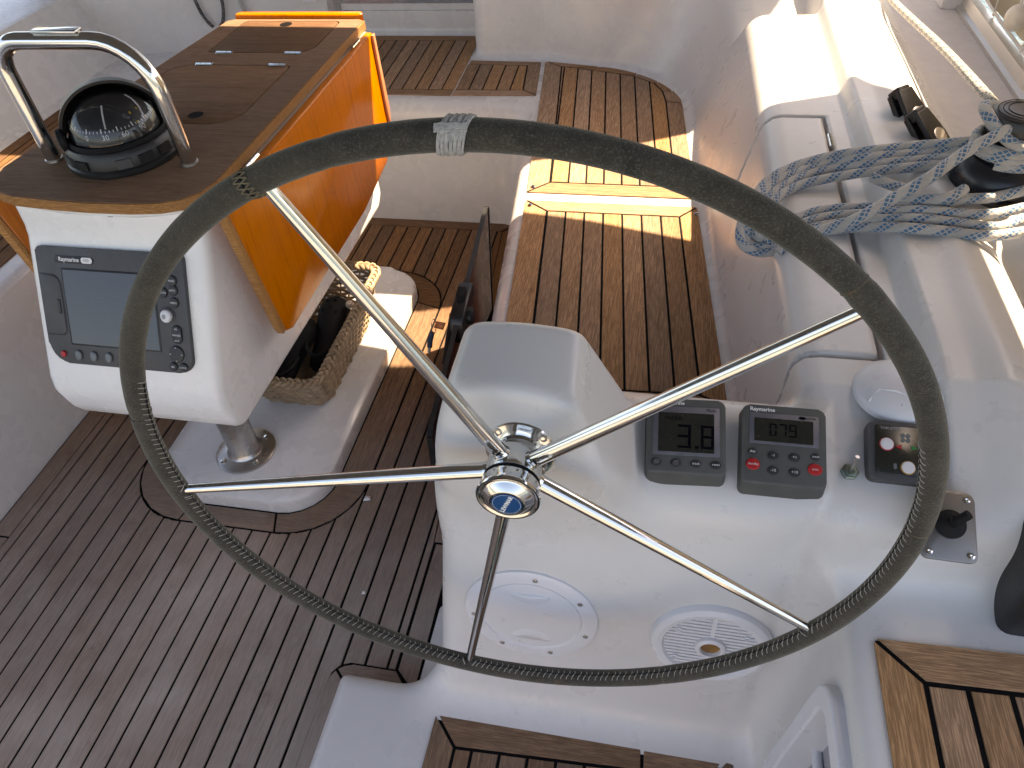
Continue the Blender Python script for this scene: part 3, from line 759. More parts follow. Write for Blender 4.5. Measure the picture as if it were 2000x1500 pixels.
def holed(name, outer, holes, z1, z0, zg, mat, parent):
    loops = [ccw(outer)] + [ccw(h)[::-1] for h in holes]; allp = [p for l in loops for p in l]; n = len(allp)
    V = [(p[0], p[1], z1) for p in allp]; F = []
    for t in tessellate_polygon([[Vector((p[0], p[1], 0)) for p in l] for l in loops]):
        a, b, c = (Vector(allp[i]) for i in t)
        F.append(tuple(t) if (b - a).cross(c - a) > 0 else tuple(t[::-1]))
    off = 0
    for li, l in enumerate(loops):
        m = len(l); b0 = len(V); V += [(p[0], p[1], z0 if li == 0 else zg) for p in l]
        F += [(b0 + i, b0 + (i + 1) % m, off + (i + 1) % m, off + i) for i in range(m)]
        off += m
    return mesh(name, V, F, mat, parent, False)
top = holed('tabletop', outl, [L1, L2], 0.900, 0.880, 0.892, TTAB, TB)
sheet('groove_bottom', [(p[0] * 0.995 - 0.0055, p[1] * 0.995 + 0.008) for p in outl], 0.8915, CAULK, top)
ed = outl[:]
def edge_band(P, off, z0, z1, mat, name, parent):
    P = ccw(P); n = len(P); Q = shrink(P, -off)
    V = [(p[0], p[1], z0) for p in Q] + [(p[0], p[1], z1) for p in Q] + [(p[0], p[1], z1) for p in P] + [(p[0], p[1], z0) for p in P]
    F = []
    for i in range(n):
        k = (i + 1) % n; F += [(i, k, n + k, n + i), (n + i, n + k, 2 * n + k, 2 * n + i), (3 * n + i, 3 * n + k, k, i)]
    return mesh(name, V, F, mat, parent, False)
edge_band(outl, 0.004, 0.877, 0.8985, TEDGE, 'edge_trim', TB)
def lidobj(P, hole):
    o = thing_part = rprism('lid', shrink(P, 0.0036), 0.8925, 0.9003, 0.001, TTAB, top, 1)
    lathe('finger_hole', [(0.0, 0.0), (0.016, 0.0), (0.0175, 0.0008), (0.0, 0.0010)], CAULK, o, 24, Matrix.Translation((hole[0], hole[1], 0.9003)))
    return o
l1 = lidobj(L1, (-1.085, 2.055)); l2 = lidobj(L2, (-1.06, 1.475))
def butt(x, y, z, parent, ln=0.046, rz=0.0):
    M = Matrix.Translation((x, y, z)) @ Matrix.Rotation(rz, 4, 'Z')
    b = MB(); b.add(*[[M @ Vector(v) for v in g_box(-ln / 2, ln / 2, -0.009, 0.009, 0, 0.0012)[0]], g_box(0, 1, 0, 1, 0, 1)[1]])
    for k in range(3):
        V, F, U = g_tube([M @ Vector((-ln / 2 + k * ln / 3 + 0.0006, 0, 0.0026)), M @ Vector((-ln / 2 + (k + 1) * ln / 3 - 0.0006, 0, 0.0026))], 0.0030, 8); b.add(V, F, U)
    return b.obj('hinge', STEEL, parent)
for x in (-1.172, -0.975): butt(x, 1.845, 0.9002, top)
for x in (-1.190, -0.985): butt(x, 1.766, 0.9002, top)
fid = rprism('fiddle', [(-1.262, 2.100), (-0.884, 2.100), (-0.872, 2.110), (-0.880, 2.128), (-1.252, 2.128), (-1.266, 2.115)], 0.876, 0.912, 0.005, TVARN, TB, 3)
# leaves: outline in (y, z), thickness along x
leafp = [(1.140, 0.878), (1.190, 0.532), (1.200, 0.508), (1.225, 0.496), (1.75, 0.496), (1.985, 0.524), (2.035, 0.560), (2.058, 0.610), (2.066, 0.660), (2.052, 0.880)]
def leaf(x0, x1, sgn, lbl):
    M = Matrix(((0, 0, 1, 0), (1, 0, 0, 0), (0, 1, 0, 0), (0, 0, 0, 1)))
    o = rprism('leaf', leafp, x0, x1, 0.005, TVARN, TB, 2, M)
    o['label'] = lbl
    q = x1 if sgn > 0 else x0 - 0.008
    rprism('end_lip', [(2.046, 0.60), (2.066, 0.66), (2.052, 0.878), (2.034, 0.878), (2.040, 0.66)], q, q + 0.008, 0.003, TVARN, o, 2, M)
    rprism('edge_strip', [(1.140, 0.876), (1.190, 0.532), (1.1965, 0.515), (1.184, 0.512), (1.177, 0.530), (1.127, 0.876)], x0 + 0.001, x1 - 0.001, 0.003, TEDGE, o, 2, M)
    for y in (1.30, 1.95):
        b = MB()
        for k in range(3):
            V, F, U = g_tube([(x1 - 0.012 if sgn > 0 else x0 + 0.012, y - 0.028 + k * 0.019, 0.886), (x1 - 0.012 if sgn > 0 else x0 + 0.012, y - 0.028 + k * 0.019 + 0.0175, 0.886)], 0.0042, 8); b.add(V, F, U)
        b.obj('hinge', STEEL, o)
    return o
leaf(-0.852, -0.830, 1, 'varnished orange teak leaf hanging on the starboard side')
lf = leaf(-1.394, -1.372, -1, 'teak leaf hanging on the port side')
for ob in [lf] + list(lf.children):                       # the port edge of the table runs in towards its forward end
    for v in ob.data.vertices: v.co.x += (v.co.y - 1.2) * 0.098; v.co.z -= 0.010
MB().add(*g_box(-0.865, -0.853, 1.20, 2.07, 0.855, 0.876)).obj('hinge_rail', ALU, TB, False)
# white pod: profile in (y, z) swept along x, edges rounded
POD_X0 = -1.322
podp = [(1.135, 0.878), (1.128, 0.800), (0.978, 0.515), (0.968, 0.478), (0.985, 0.405), (1.010, 0.368), (2.000, 0.345), (2.045, 0.380), (2.050, 0.878)]
bm = bmesh.new()
ring = []
for x, iy in ((POD_X0, 0.0), (-0.893, 0.0)):
    ring.append([bm.verts.new((x, y, z)) for y, z in podp])
n_ = len(podp)
for i in range(n_): bm.faces.new((ring[0][i], ring[0][(i + 1) % n_], ring[1][(i + 1) % n_], ring[1][i]))
bm.faces.new(ring[0][::-1]); bm.faces.new(ring[1])
bmesh.ops.recalc_face_normals(bm, faces=bm.faces)
bmesh.ops.bevel(bm, geom=[e for e in bm.edges if e.calc_face_angle(0) > 0.25], offset=0.024, segments=5, profile=0.5, affect='EDGES', clamp_overlap=True)
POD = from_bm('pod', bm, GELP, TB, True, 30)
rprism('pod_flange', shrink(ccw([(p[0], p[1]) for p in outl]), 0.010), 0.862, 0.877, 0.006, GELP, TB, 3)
lathe('screw', [(0, 0), (0.006, 0), (0.006, 0.004), (0.003, 0.006), (0, 0.006)], BLKP, TB, 12, frame((-1.09, 1.126, 0.858), (1, 0, 0), (0, 0, 1)))
MB().add(*g_box(-1.083, -1.072, 1.116, 1.128, 0.853, 0.861)).obj('screw', BLKP, TB, False)
PM = Matrix.Translation((-1.085, 1.185, 0.0505))
lathe('post', [(0.0, 0.0), (0.082, 0.0), (0.083, 0.006), (0.078, 0.009), (0.050, 0.012), (0.043, 0.020), (0.041, 0.035), (0.041, 0.33), (0, 0.33)], STEELD, TB, 40, PM)
for a in (20, 110, 200, 290): lathe('bolt', [(0, 0), (0.0075, 0), (0.0085, 0.003), (0.0035, 0.004), (0.003, 0.002), (0, 0.002)], STEEL, TB, 14, PM @ Matrix.Translation((0.066 * math.cos(math.radians(a + 30)), 0.066 * math.sin(math.radians(a + 30)), 0.0095)))
lathe('post', [(0.0, 0.0), (0.082, 0.0), (0.083, 0.006), (0.050, 0.012), (0.041, 0.035), (0.041, 0.33), (0, 0.33)], STEELD, TB, 40, Matrix.Translation((-1.085, 1.93, 0.0505)))

# grab rail
gp = [(-1.272, 1.250, 0.899), (-1.272, 1.250, 1.06)]
for i in range(9):
    a = math.radians(180 - 90 * i / 8); gp.append((-1.212 + 0.06 * math.cos(a), 1.250, 1.085 + 0.06 * math.sin(a)))
for i in range(9):
    a = math.radians(90 - 90 * i / 8); gp.append((-1.057 + 0.10 * math.cos(a), 1.252, 1.045 + 0.10 * math.sin(a)))
gp += [(-0.957, 1.254, 1.02), (-0.957, 1.256, 0.899)]
GR = thing('grab_rail', 'polished steel hoop over the compass on the table', 'grab rail', Matrix.Identity(4))
tube('hoop', gp, 0.0160, STEEL, GR, 24)
rbox('name_plate', -1.17, -1.075, 1.240, 1.262, 1.1605, 1.1665, 0.002, STEEL, GR)
for x, y in ((-1.272, 1.250), (-0.957, 1.256)): lathe('foot_ring', [(0.0165, 0), (0.0185, 0.0), (0.0180, 0.004), (0.0165, 0.005)], STEELD, GR, 28, Matrix.Translation((x, y, 0.9005)))

# compass: local y = forward
CM = thing('compass', 'black domed steering compass under the steel hoop', 'compass', Matrix.Translation((-1.120, 1.290, 0.9005)) @ Matrix.Rotation(math.radians(-12), 4, 'Z'))
lathe('base', [(0, 0), (0.114, 0), (0.118, 0.004), (0.118, 0.012), (0.113, 0.016), (0.111, 0.040), (0.105, 0.048), (0.097, 0.050), (0.090, 0.046), (0, 0.044)], BLKP, CM, 64)
for i in range(16):
    a = 2 * math.pi * i / 16
    Mx = Matrix.Rotation(a, 4, 'Z')
    V, F = g_box(0.1105, 0.1160, -0.015, 0.015, 0.018, 0.036)
    if i % 3 != 1: MB().add([Mx @ Vector(v) for v in V], F).obj('base_rib', GRYP if i % 3 else BLKP, CM, False)
def cpt(a, t, up=0.0, k=1.0):
    return Vector(((0.0765 * k + up) * math.cos(t) * math.cos(a), (0.0765 * k + up) * math.cos(t) * math.sin(a), 0.050 + (0.066 * k + up) * math.sin(t)))
cd = lathe('card', [(0.0765 * math.cos(t), 0.050 + 0.066 * math.sin(t)) for t in np.linspace(-0.1, math.pi / 2, 16)], BTN, CM, 56, None, None)
lathe('glass', [(0.0930 * math.cos(t), 0.050 + 0.0930 * 0.92 * math.sin(t)) for t in np.linspace(0, math.pi / 2 - 0.001, 20)], DOME, CM, 64, None, None)
lathe('retaining_ring', [(0.0905, 0.046), (0.100, 0.046), (0.100, 0.052), (0.096, 0.057), (0.0925, 0.054)], BLKR, CM, 64)
def on_card(a, w, t0, t1):
    a = math.radians(a); e = w / 0.0765
    return [cpt(a - e / math.cos(t0), t0, 0.0006), cpt(a + e / math.cos(t0), t0, 0.0006), cpt(a + e / math.cos(t1), t1, 0.0006), cpt(a - e / math.cos(t1), t1, 0.0006)], [(0, 1, 2, 3)]
tk = MB()
for i in range(40):
    big = i % 4 == 2
    tk.add(*on_card(-170 + i * 6, 0.0008 if not big else 0.0012, 0.40, 0.52 if big else 0.46))
tk.obj('tick_marks', WHT, cd, False)['kind'] = 'stuff'
for s_t, a in (('30', -58), ('60', -30), ('0', -86), ('90', -2)):
    t = text(s_t, 0.014, WHT, cd, 0, 0, 0, 0, 'numeral', 1.0)
    ar = math.radians(a); t.matrix_local = frame(cpt(ar, 0.28, 0.0009), (-math.sin(ar), math.cos(ar), 0), (-math.cos(ar) * 0.28, -math.sin(ar) * 0.28, 1))
for tt in range(5): MB().add(*on_card(-54, 0.0014, 0.50 + tt * 0.13, 0.63 + tt * 0.13)).obj('lubber_line', WHT, cd, False)
for a in (-4, 14): MB().add(*on_card(a, 0.0014, 0.40, 0.75)).obj('lubber_line', YEL, cd, False)
hd = MB(); na, ne = 30, 10                               # hood: visor pivoted on the two knobs, hugging the back of the dome
HA = math.radians(50)
def hpt(ph, e, r):
    x_, y_, z_ = r * math.cos(ph), -r * math.sin(ph) * math.cos(e), r * math.sin(ph) * math.sin(e) * 0.95
    return (x_ * math.cos(HA) - y_ * math.sin(HA), x_ * math.sin(HA) + y_ * math.cos(HA), 0.052 + z_)
for r_ in (0.1005, 0.1065):
    for i in range(na + 1):
        ph = math.radians(4 + 172 * i / na)
        for k in range(ne + 1): hd.V.append(hpt(ph, math.radians(88 + 82 * k / ne), r_)); hd.U.append((0, 0))
nv = (na + 1) * (ne + 1)
for i in range(na):
    for k in range(ne):
        a = i * (ne + 1) + k; hd.F.append((a, a + 1, a + ne + 2, a + ne + 1)); hd.F.append((nv + a, nv + a + ne + 1, nv + a + ne + 2, nv + a + 1))
    for k in (0, ne):
        a = i * (ne + 1) + k; hd.F.append((a, a + ne + 1, nv + a + ne + 1, nv + a))
hd.obj('hood', BLKP, CM)
for sx_ in (-1, 1):
    c_, s_ = math.cos(HA) * sx_, math.sin(HA) * sx_
    lathe('pivot_knob', [(0, 0), (0.022, 0), (0.024, 0.004), (0.022, 0.013), (0.012, 0.016), (0, 0.016)], BLKR, CM, 24, frame((0.098 * c_, 0.098 * s_, 0.058), (-s_, c_, 0), (0, 0, 1)))

# chart plotter on the sloping face of the pod
fx = Vector((1, 0, 0)); fy = Vector((0, 1.128 - 0.978, 0.800 - 0.515)).normalized()
CP = thing('chart_plotter', 'grey chart plotter set in the white table pod', 'chart plotter', frame((-1.1165, 1.0605, 0.6595), fx, fy))
PW, PH = 0.346, 0.254
rprism('housing', lid_poly(-PW / 2, PW / 2, -PH / 2, PH / 2, (0.012, 0.008, 0.045, 0.03)), -0.004, 0.016, 0.005, GRYP, CP, 3)
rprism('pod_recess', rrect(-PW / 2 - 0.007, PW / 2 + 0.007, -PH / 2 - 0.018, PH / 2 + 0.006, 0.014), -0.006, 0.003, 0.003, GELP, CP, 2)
SX0, SX1, SY0, SY1 = -0.112, 0.100, -0.080, 0.080
rprism('screen_frame', rrect(SX0 - 0.004, SX1 + 0.004, SY0 - 0.004, SY1 + 0.004, 0.002, 2), 0.015, 0.0168, 0.0005, BTN, CP, 1)
rprism('screen', rrect(SX0, SX1, SY0, SY1, 0.001, 2), 0.0166, 0.0174, 0, SCREEN, CP, 1)
cdp = lid_poly(-PW / 2 + 0.002, -0.122, -0.062, 0.068, (0.022, 0.002, 0.002, 0.012))
rprism('card_door', cdp, 0.0155, 0.0180, 0.0015, GRYP, CP, 2)
rprism('door_outline', shrink(ccw(cdp), -0.0022), 0.0150, 0.0166, 0.0006, BTN, CP, 1)
rbox('door_latch', -0.134, -0.126, -0.016, 0.016, 0.0165, 0.0205, 0.002, BLKP, CP)
badge = rprism('badge', rrect(-0.128, -0.034, 0.094, 0.110, 0.0078), 0.0155, 0.0172, 0.0006, BTN, CP, 1)
rprism('badge_field', rrect(-0.063, -0.037, 0.0958, 0.1082, 0.005), 0.0168, 0.0177, 0, WHT, badge, 1)
text('Raymarine', 0.0125, WHT, badge, -0.0925, 0.102, 0.0176, bold=0.0003, sx=0.92)
text('E80', 0.009, GRYPR, badge, -0.050, 0.102, 0.0181)
def pbtn(x, y, rx, ry, mat, s=None, z=0.0156, h=0.005, ts=0.006, parent=None, name='button'):
    parent = parent or CP
    o = rprism(name, circle(rx, 20, x, y, ry), z, z + h, min(rx, ry) * 0.35, mat, parent, 3)
    if s: text(s, ts, WHT, o, x, y, z + h + 0.0004)
    return o
pbtn(-0.138, -0.106, 0.0065, 0.0075, BTNR)
for i, x in enumerate((-0.100, -0.063, -0.026, 0.011, 0.048)): pbtn(x, -0.106, 0.0085, 0.0115, BTNG, h=0.006)
for x, y, s in ((0.120, 0.072, 'DATA'), (0.146, 0.072, 'PAGE'), (0.122, 0.046, 'ACTIVE'), (0.146, 0.052, 'WPTS'), (0.146, 0.026, 'MENU')): pbtn(x, y, 0.0105, 0.0115, BTN, s, ts=0.0055)
pbtn(0.128, -0.002, 0.017, 0.018, GRYP, h=0.002); kn = pbtn(0.128, -0.002, 0.0125, 0.014, PLASW, h=0.012, z=0.0172, name='knob'); pbtn(0.126, -0.003, 0.004, 0.005, GRYPR, h=0.002, z=0.029)
rg = rprism('range_key', rrect(0.134, 0.156, -0.062, -0.022, 0.010), 0.0156, 0.0206, 0.003, BTN, CP, 2)
for s, y in (('IN', -0.030), ('RANGE', -0.043), ('OUT', -0.055)): text(s, 0.0055, WHT, rg, 0.145, y, 0.0210)
rk = pbtn(0.139, -0.085, 0.0175, 0.0185, BTN, h=0.0045, name='rocker_pad')
for dx, dy, r_ in ((0, 0.013, 0), (0, -0.013, 180), (-0.012, 0, 90), (0.012, 0, -90)): text('^', 0.008, WHT, rk, 0.139 + dx, -0.085 + dy, 0.0206, r_)
pbtn(0.129, -0.113, 0.009, 0.0095, BTN, 'OK', ts=0.0055); pbtn(0.153, -0.113, 0.010, 0.0095, BTN, 'CANCEL', ts=0.0045)

# ------------------------------------------------------------------ steering wheel (local z = aft, y = up)
WM = frame((-0.147, 0.517, 0.890), (0.9998, 0.022, -0.0004), (0, 0.02, 0.9998))
WH = thing('steering_wheel', 'large five-spoke steering wheel with grey suede leather rim', 'steering wheel', WM)
WR, WT = 0.450, 0.0130
def rim_pt(a, ph, r=WT):
    """a: degrees round the wheel, ph: degrees round the tube (0 = outward, 90 = aft)"""
    a = math.radians(a); ph = math.radians(ph); q = WR + r * math.cos(ph)
    return Vector((q * math.cos(a), q * math.sin(a), r * math.sin(ph)))
rv, rf, ru = [], [], []
NA, NP = 360, 20
bulg = {}
rng = random.Random(3)
for i in range(NA):
    a = i * 360 / NA
    k = 1.0 + 0.014 * math.sin(a * 0.21 + 1) + rng.uniform(-0.004, 0.004)
    for c, w, h in ((46.3, 1.0, -0.05), (44.6, 1.6, 0.05), (1.5, 0.8, -0.05), (167.6, 0.8, -0.06), (105.8, 0.7, -0.05), (-62, 0.8, -0.05), (116.5, 1.6, -0.04)):
        dlt = (a - c + 180) % 360 - 180; k += h * math.exp(-(dlt / w) ** 2)
    for j in range(NP):
        rv.append(rim_pt(a, j * 360 / NP, WT * k))
for i in range(NA):
    for j in range(NP):
        rf.append((i * NP + j, ((i + 1) % NA) * NP + j, ((i + 1) % NA) * NP + (j + 1) % NP, i * NP + (j + 1) % NP))
RIM = mesh('rim', rv, rf, LEATH, WH)
# sewn seam along the inside of the lower half
st = MB(); a = 160.0
while a < 380.0:
    if min(abs((a - s + 180) % 360 - 180) for s in (114.8, 43.0, -29.2, -101.8, -173.6)) > 1.6:
        j1 = rng.uniform(-0.12, 0.12)
        P = [rim_pt(a + 0.15 + j1, 196, WT * 0.99), rim_pt(a + 0.25 + j1, 180, WT + 0.0006), rim_pt(a - 0.35 + j1, 155, WT + 0.0008), rim_pt(a - 0.55 + j1, 138, WT * 0.985)]
        st.add(*g_tube(P, 0.00055, 5))
    a += 1.18
sto = st.obj('stitching', THREAD, RIM); sto['kind'] = 'stuff'
sm = [rim_pt(x, 172 + 1.5 * math.sin(x * 0.9), WT + 0.0001) for x in np.arange(160, 380, 1.5)]
tube('seam', sm, 0.0009, BLKR, RIM, 6)
for s in (-29.2, -101.8, -173.6):                         # lacing drawn round each spoke root
    b = MB()
    for sg in (-1, 1): b.add(*g_tube([rim_pt(s + sg * 1.5, 178, WT + 0.0005), rim_pt(s + sg * 1.15, 158, WT + 0.0008), rim_pt(s + sg * 0.75, 138, WT + 0.0002)], 0.0007, 5)); 
    b.obj('spoke_lacing', THREAD, RIM)['kind'] = 'stuff'
xl_ = MB()                                                # cross lacing where the cover ends meet
for k in range(8):
    p0, p1 = 10 + k * 22, 10 + (k + 1) * 22; o_ = 115.9 + (k - 3.5) * -0.10
    xl_.add(*g_tube([rim_pt(o_ - 0.95, p0, WT + 0.0004), rim_pt(o_, (p0 + p1) / 2, WT + 0.0012), rim_pt(o_ + 0.95, p1, WT + 0.0004)], 0.00075, 5))
    xl_.add(*g_tube([rim_pt(o_ + 0.95, p0, WT + 0.0004), rim_pt(o_, (p0 + p1) / 2, WT + 0.0018), rim_pt(o_ - 0.95, p1, WT + 0.0004)], 0.00075, 5))
xl_.obj('cross_lacing', LTAN, RIM)['kind'] = 'stuff'
for an, mt in ((46.6, LTAN), (1.5, LTAN), (167.6, LEATH), (-62.0, LTAN)):       # joins in the leather
    tube('cover_seam', [rim_pt(an + 0.5 * math.sin(math.radians(p)), p, WT * 0.972) for p in range(0, 360, 10)], 0.00055, mt, RIM, 6, True)
tube('cover_joint', [rim_pt(116.1 + 0.06 * math.sin(p * 0.3), p, WT - 0.0006) for p in range(-10, 200, 6)], 0.0012, BLKR, RIM, 6)
# twine whipping that marks midships: turns of twine, slightly skewed
wp = MB()
for k in range(13):
    P = []
    for p in range(0, 360, 12):
        sk = 0.55 * math.sin(math.radians(p - 60)) + 0.05 * math.sin(k * 3.1 + p * 0.05)
        P.append(rim_pt(91.55 + (k - 6) * 0.215 + sk, p, WT + 0.0011 + 0.0004 * (k % 3)))
    wp.add(*g_tube(P, 0.0011, 6, True))
for k in range(5):
    P = [rim_pt(91.55 + x, 35 + k * 5 + 2 * math.sin(x * 5 + k), WT + 0.0030) for x in np.linspace(-1.5, 1.7, 9)]; wp.add(*g_tube(P, 0.0011, 6))
wp.obj('twine_whipping', TWINE, RIM)['kind'] = 'stuff'
# spokes
HZ = -0.042
for s in (114.80, 42.98, -29.20, -101.76, -173.64):
    c_, s_ = math.cos(math.radians(s)), math.sin(math.radians(s))
    A = Vector((0.026 * c_, 0.026 * s_, HZ - 0.001)); B = Vector((0.440 * c_, 0.440 * s_, -0.001))
    P = [A.lerp(B, t) for t in np.linspace(0, 1, 24)]
    sp = tube('spoke', P, lambda t: 0.0104 - 0.0040 * t, STEEL, WH, 20)
    D = (B - A).normalized()
    tube('weld_collar', [A + D * 0.006, A + D * 0.0095, A + D * 0.012], lambda t: 0.0120 - 0.0016 * t, STEEL, sp, 20)
hub = lathe('hub', [(0.0, -0.066), (0.026, -0.066), (0.0335, -0.062), (0.0345, -0.058), (0.0345, -0.026), (0.033, -0.0245), (0.0, -0.0245)], STEEL, WH, 64)
lathe('hub_ring', [(0.0338, -0.0255), (0.0352, -0.0250), (0.0352, -0.0232), (0.0338, -0.0228)], BLKR, WH, 64)
capn = lathe('hub_cap', [(0.0, -0.022), (0.0335, -0.022), (0.0352, -0.0205), (0.0360, -0.016), (0.0368, -0.0065), (0.0390, -0.0035), (0.0395, -0.0005), (0.0385, 0.0020), (0.0350, 0.0022), (0.0335, 0.0005), (0.0318, 0.0005), (0.0300, 0.0025), (0.0225, 0.0090), (0.0208, 0.0098), (0.0196, 0.0094), (0.0, 0.0092)], STEEL, WH, 72, None, 55)
for i in range(30):
    a = 2 * math.pi * i / 30; zz = -0.0118 + (0.0032 if i % 2 else -0.0036)
    lathe('dimple', [(0.0021, 0), (0.0021, 0.0003), (0.0014, 0.00045), (0.0006, -0.0002), (0, -0.0003)], STEELD, capn, 10, frame((0.0362 * math.cos(a), 0.0362 * math.sin(a), zz), (-math.sin(a), math.cos(a), 0), (0, 0, 1)) )
logo = lathe('emblem_disc', [(0.0, 0.0), (0.0183, 0.0), (0.0185, 0.0004), (0.0180, 0.0007), (0.0, 0.0007)], BLUEL, WH, 48, Matrix.Translation((0, 0, 0.0093)))
tube('emblem_ring', [(0.0168 * math.cos(t), 0.0168 * math.sin(t), 0.01005) for t in np.linspace(0, 2 * math.pi, 49)[:-1]], 0.00018, WHT, logo, 4, True)
text('LEWMAR', 0.0074, WHT, logo, 0, 0, 0.0102, 66, bold=0.00028, sx=1.08)
# fixed shaft flange on the console
FL = thing('shaft_flange', 'polished steel flange where the wheel shaft enters the console', 'flange', frame((-0.1455, 0.5945, 0.8892), (1, 0, 0), (0, 0.10, 1)))
lathe('flange', [(0.0, -0.004), (0.0455, -0.004), (0.0465, 0.0015), (0.0450, 0.0045), (0.036, 0.0060), (0.032, 0.0085), (0.0315, 0.016), (0.0, 0.016)], STEEL, FL, 64)
lathe('shaft_collar', [(0.0, 0.014), (0.0315, 0.014), (0.0315, 0.024), (0.029, 0.0245), (0.029, 0.030), (0.0, 0.030)], STEELD, FL, 48)
for a in (42, 132, 222, 312):
    lathe('flange_bolt', [(0, 0.0035), (0.0056, 0.0035), (0.0056, 0.0062), (0.0030, 0.0064), (0.0026, 0.0045), (0, 0.0045)], STEELD, FL, 16, Matrix.Translation((0.0400 * math.cos(math.radians(a)), 0.0400 * math.sin(math.radians(a)), 0)))

# ------------------------------------------------------------------ fittings on the console
AFT_T = 0.13                                            # lean of the aft face
def on_aft(x, z, off=0.0): return (x, 0.575 + AFT_T * z - off, z)
ax_up = (0, AFT_T, 1.0)
IH = thing('inspection_hatch', 'round white screwed inspection hatch on the console front', 'hatch', frame(on_aft(-0.160, 0.405), (1, 0, 0), ax_up))
lathe('ring', [(0.086, -0.006), (0.116, -0.006), (0.118, 0.000), (0.117, 0.004), (0.112, 0.0062), (0.091, 0.0062), (0.0895, 0.0046), (0.086, 0.0044)], PLASW, IH, 96)
dl = lathe('lid', [(0, 0.0052), (0.084, 0.0052), (0.0868, 0.0046), (0.0885, 0.0058), (0.0890, 0.002)][::-1], PLASW, IH, 96)
for sg in (1, -1):                                       # two scooped finger grips
    P = [(0.036 * math.cos(t), sg * (0.062 - 0.027 * math.sin(t))) for t in np.linspace(0, math.pi, 15)] + [(x_, sg * 0.062) for x_ in (-0.018, 0.0, 0.018)]
    Q = [(p[0] * 0.80, sg * 0.0605 + (p[1] - sg * 0.0605) * 0.72) for p in P]; n6 = len(P)
    V = [(p[0], p[1], 0.0050) for p in P] + [(p[0], p[1], 0.0082 if abs(p[1]) > 0.058 else 0.0070) for p in Q] + [(0.0, sg * 0.050, 0.0066)]
    F = [(k, (k + 1) % n6, n6 + (k + 1) % n6, n6 + k) for k in range(n6)] + [(n6 + k, n6 + (k + 1) % n6, 2 * n6) for k in range(n6)]
    mesh('finger_grip', V, F, PLASW, dl, True)
for k in range(7):
    a = math.radians(90 - 360 * k / 7 - 6)
    lathe('screw', [(0, 0.006), (0.0042, 0.006), (0.0044, 0.0072), (0.0022, 0.0078), (0.0018, 0.0066), (0, 0.0066)], STEELD, IH, 14, Matrix.Translation((0.1025 * math.cos(a), 0.1025 * math.sin(a), 0)))
SPK = thing('speaker', 'round white slotted loudspeaker on the console front', 'speaker', frame(on_aft(0.146, 0.398), (1, 0, 0), ax_up))
lathe('rim', [(0.076, 0.006), (0.080, 0.013), (0.088, 0.0145), (0.097, 0.010), (0.1005, 0.003), (0.101, -0.004), (0.076, -0.004)][::-1], PLASW, SPK, 96)
lathe('backing', [(0, 0.001), (0.078, 0.001), (0.078, 0.002), (0, 0.002)], BTN, SPK, 64)
for k in range(17):
    y = -0.069 + k * 0.0086
    w = math.sqrt(max(0, 0.0765 ** 2 - y ** 2)); cut = math.sqrt(max(0, 0.022 ** 2 - (y + 0.0) ** 2)) if abs(y) < 0.022 else 0
    for (x0, x1) in (((-w, -0.0015), (0.0015, w)) if cut == 0 else ((-w, -cut), (cut, w))):
        V, F = g_box(x0, x1, y - 0.0027, y + 0.0027, 0.002, 0.0085); MB().add(V, F).obj('slat', PLASW, SPK, False)
MB().add(*g_box(-0.0035, 0.0035, 0.021, 0.0765, 0.002, 0.0090)).obj('slat', PLASW, SPK, False)
lathe('tweeter', [(0.024, 0.002), (0.026, 0.008), (0.0245, 0.014), (0.020, 0.017), (0.0175, 0.016), (0.0165, 0.009), (0.0, 0.006)], PLASW, SPK, 48)
lathe('tweeter_cone', [(0, 0.0075), (0.006, 0.0085), (0.0165, 0.0092), (0.0165, 0.0075)], m_plain('amber_cone', (0.22, 0.11, 0.03), 0.4, var=0.4, scale=60), SPK, 32)
for a in (35, 145, 215, 325): lathe('screw', [(0, 0.006), (0.0052, 0.006), (0.0052, 0.0115), (0.0034, 0.0118), (0.0028, 0.009), (0, 0.009)], PLASW, SPK, 16, Matrix.Translation((0.067 * math.cos(math.radians(a)), 0.067 * math.sin(math.radians(a)), 0)))

# instruments: local x = right, y = up the face
TILT = math.radians(24)
def inst_frame(x, y, z, yaw=0.0): 
    c, s = math.cos(yaw), math.sin(yaw)
    return frame((x, y, z), (c, s, 0), (-s * math.cos(TILT), c * math.cos(TILT), math.sin(TILT)))
def inst_body(T, w, h):
    P = lid_poly(-w / 2, w / 2, -h / 2, h / 2, (0.010, 0.010, 0.008, 0.008))
    bot = [(x, y - (0.004 * (1 - (2 * x / w) ** 2) if y < 0 else 0)) for x, y in P]
    bm = bmesh.new(); V, F = g_prism(bot, -0.014, 0.015)
    vs = [bm.verts.new((v[0] * (1 if v[2] < 0 else 0.975), v[1] * (1 if v[2] < 0 else 0.985) + (0.010 if (v[2] > 0 and v[1] < -h * 0.25) else 0), v[2])) for v in V]
    for f in F: bm.faces.new([vs[i] for i in f])
    bmesh.ops.bevel(bm, geom=[e for e in bm.edges if abs(e.verts[0].co.z - e.verts[1].co.z) < 1e-6 and e.verts[0].co.z > 0], offset=0.003, segments=3, profile=0.5, affect='EDGES')
    return from_bm('case', bm, GRYI, T, True, 40)
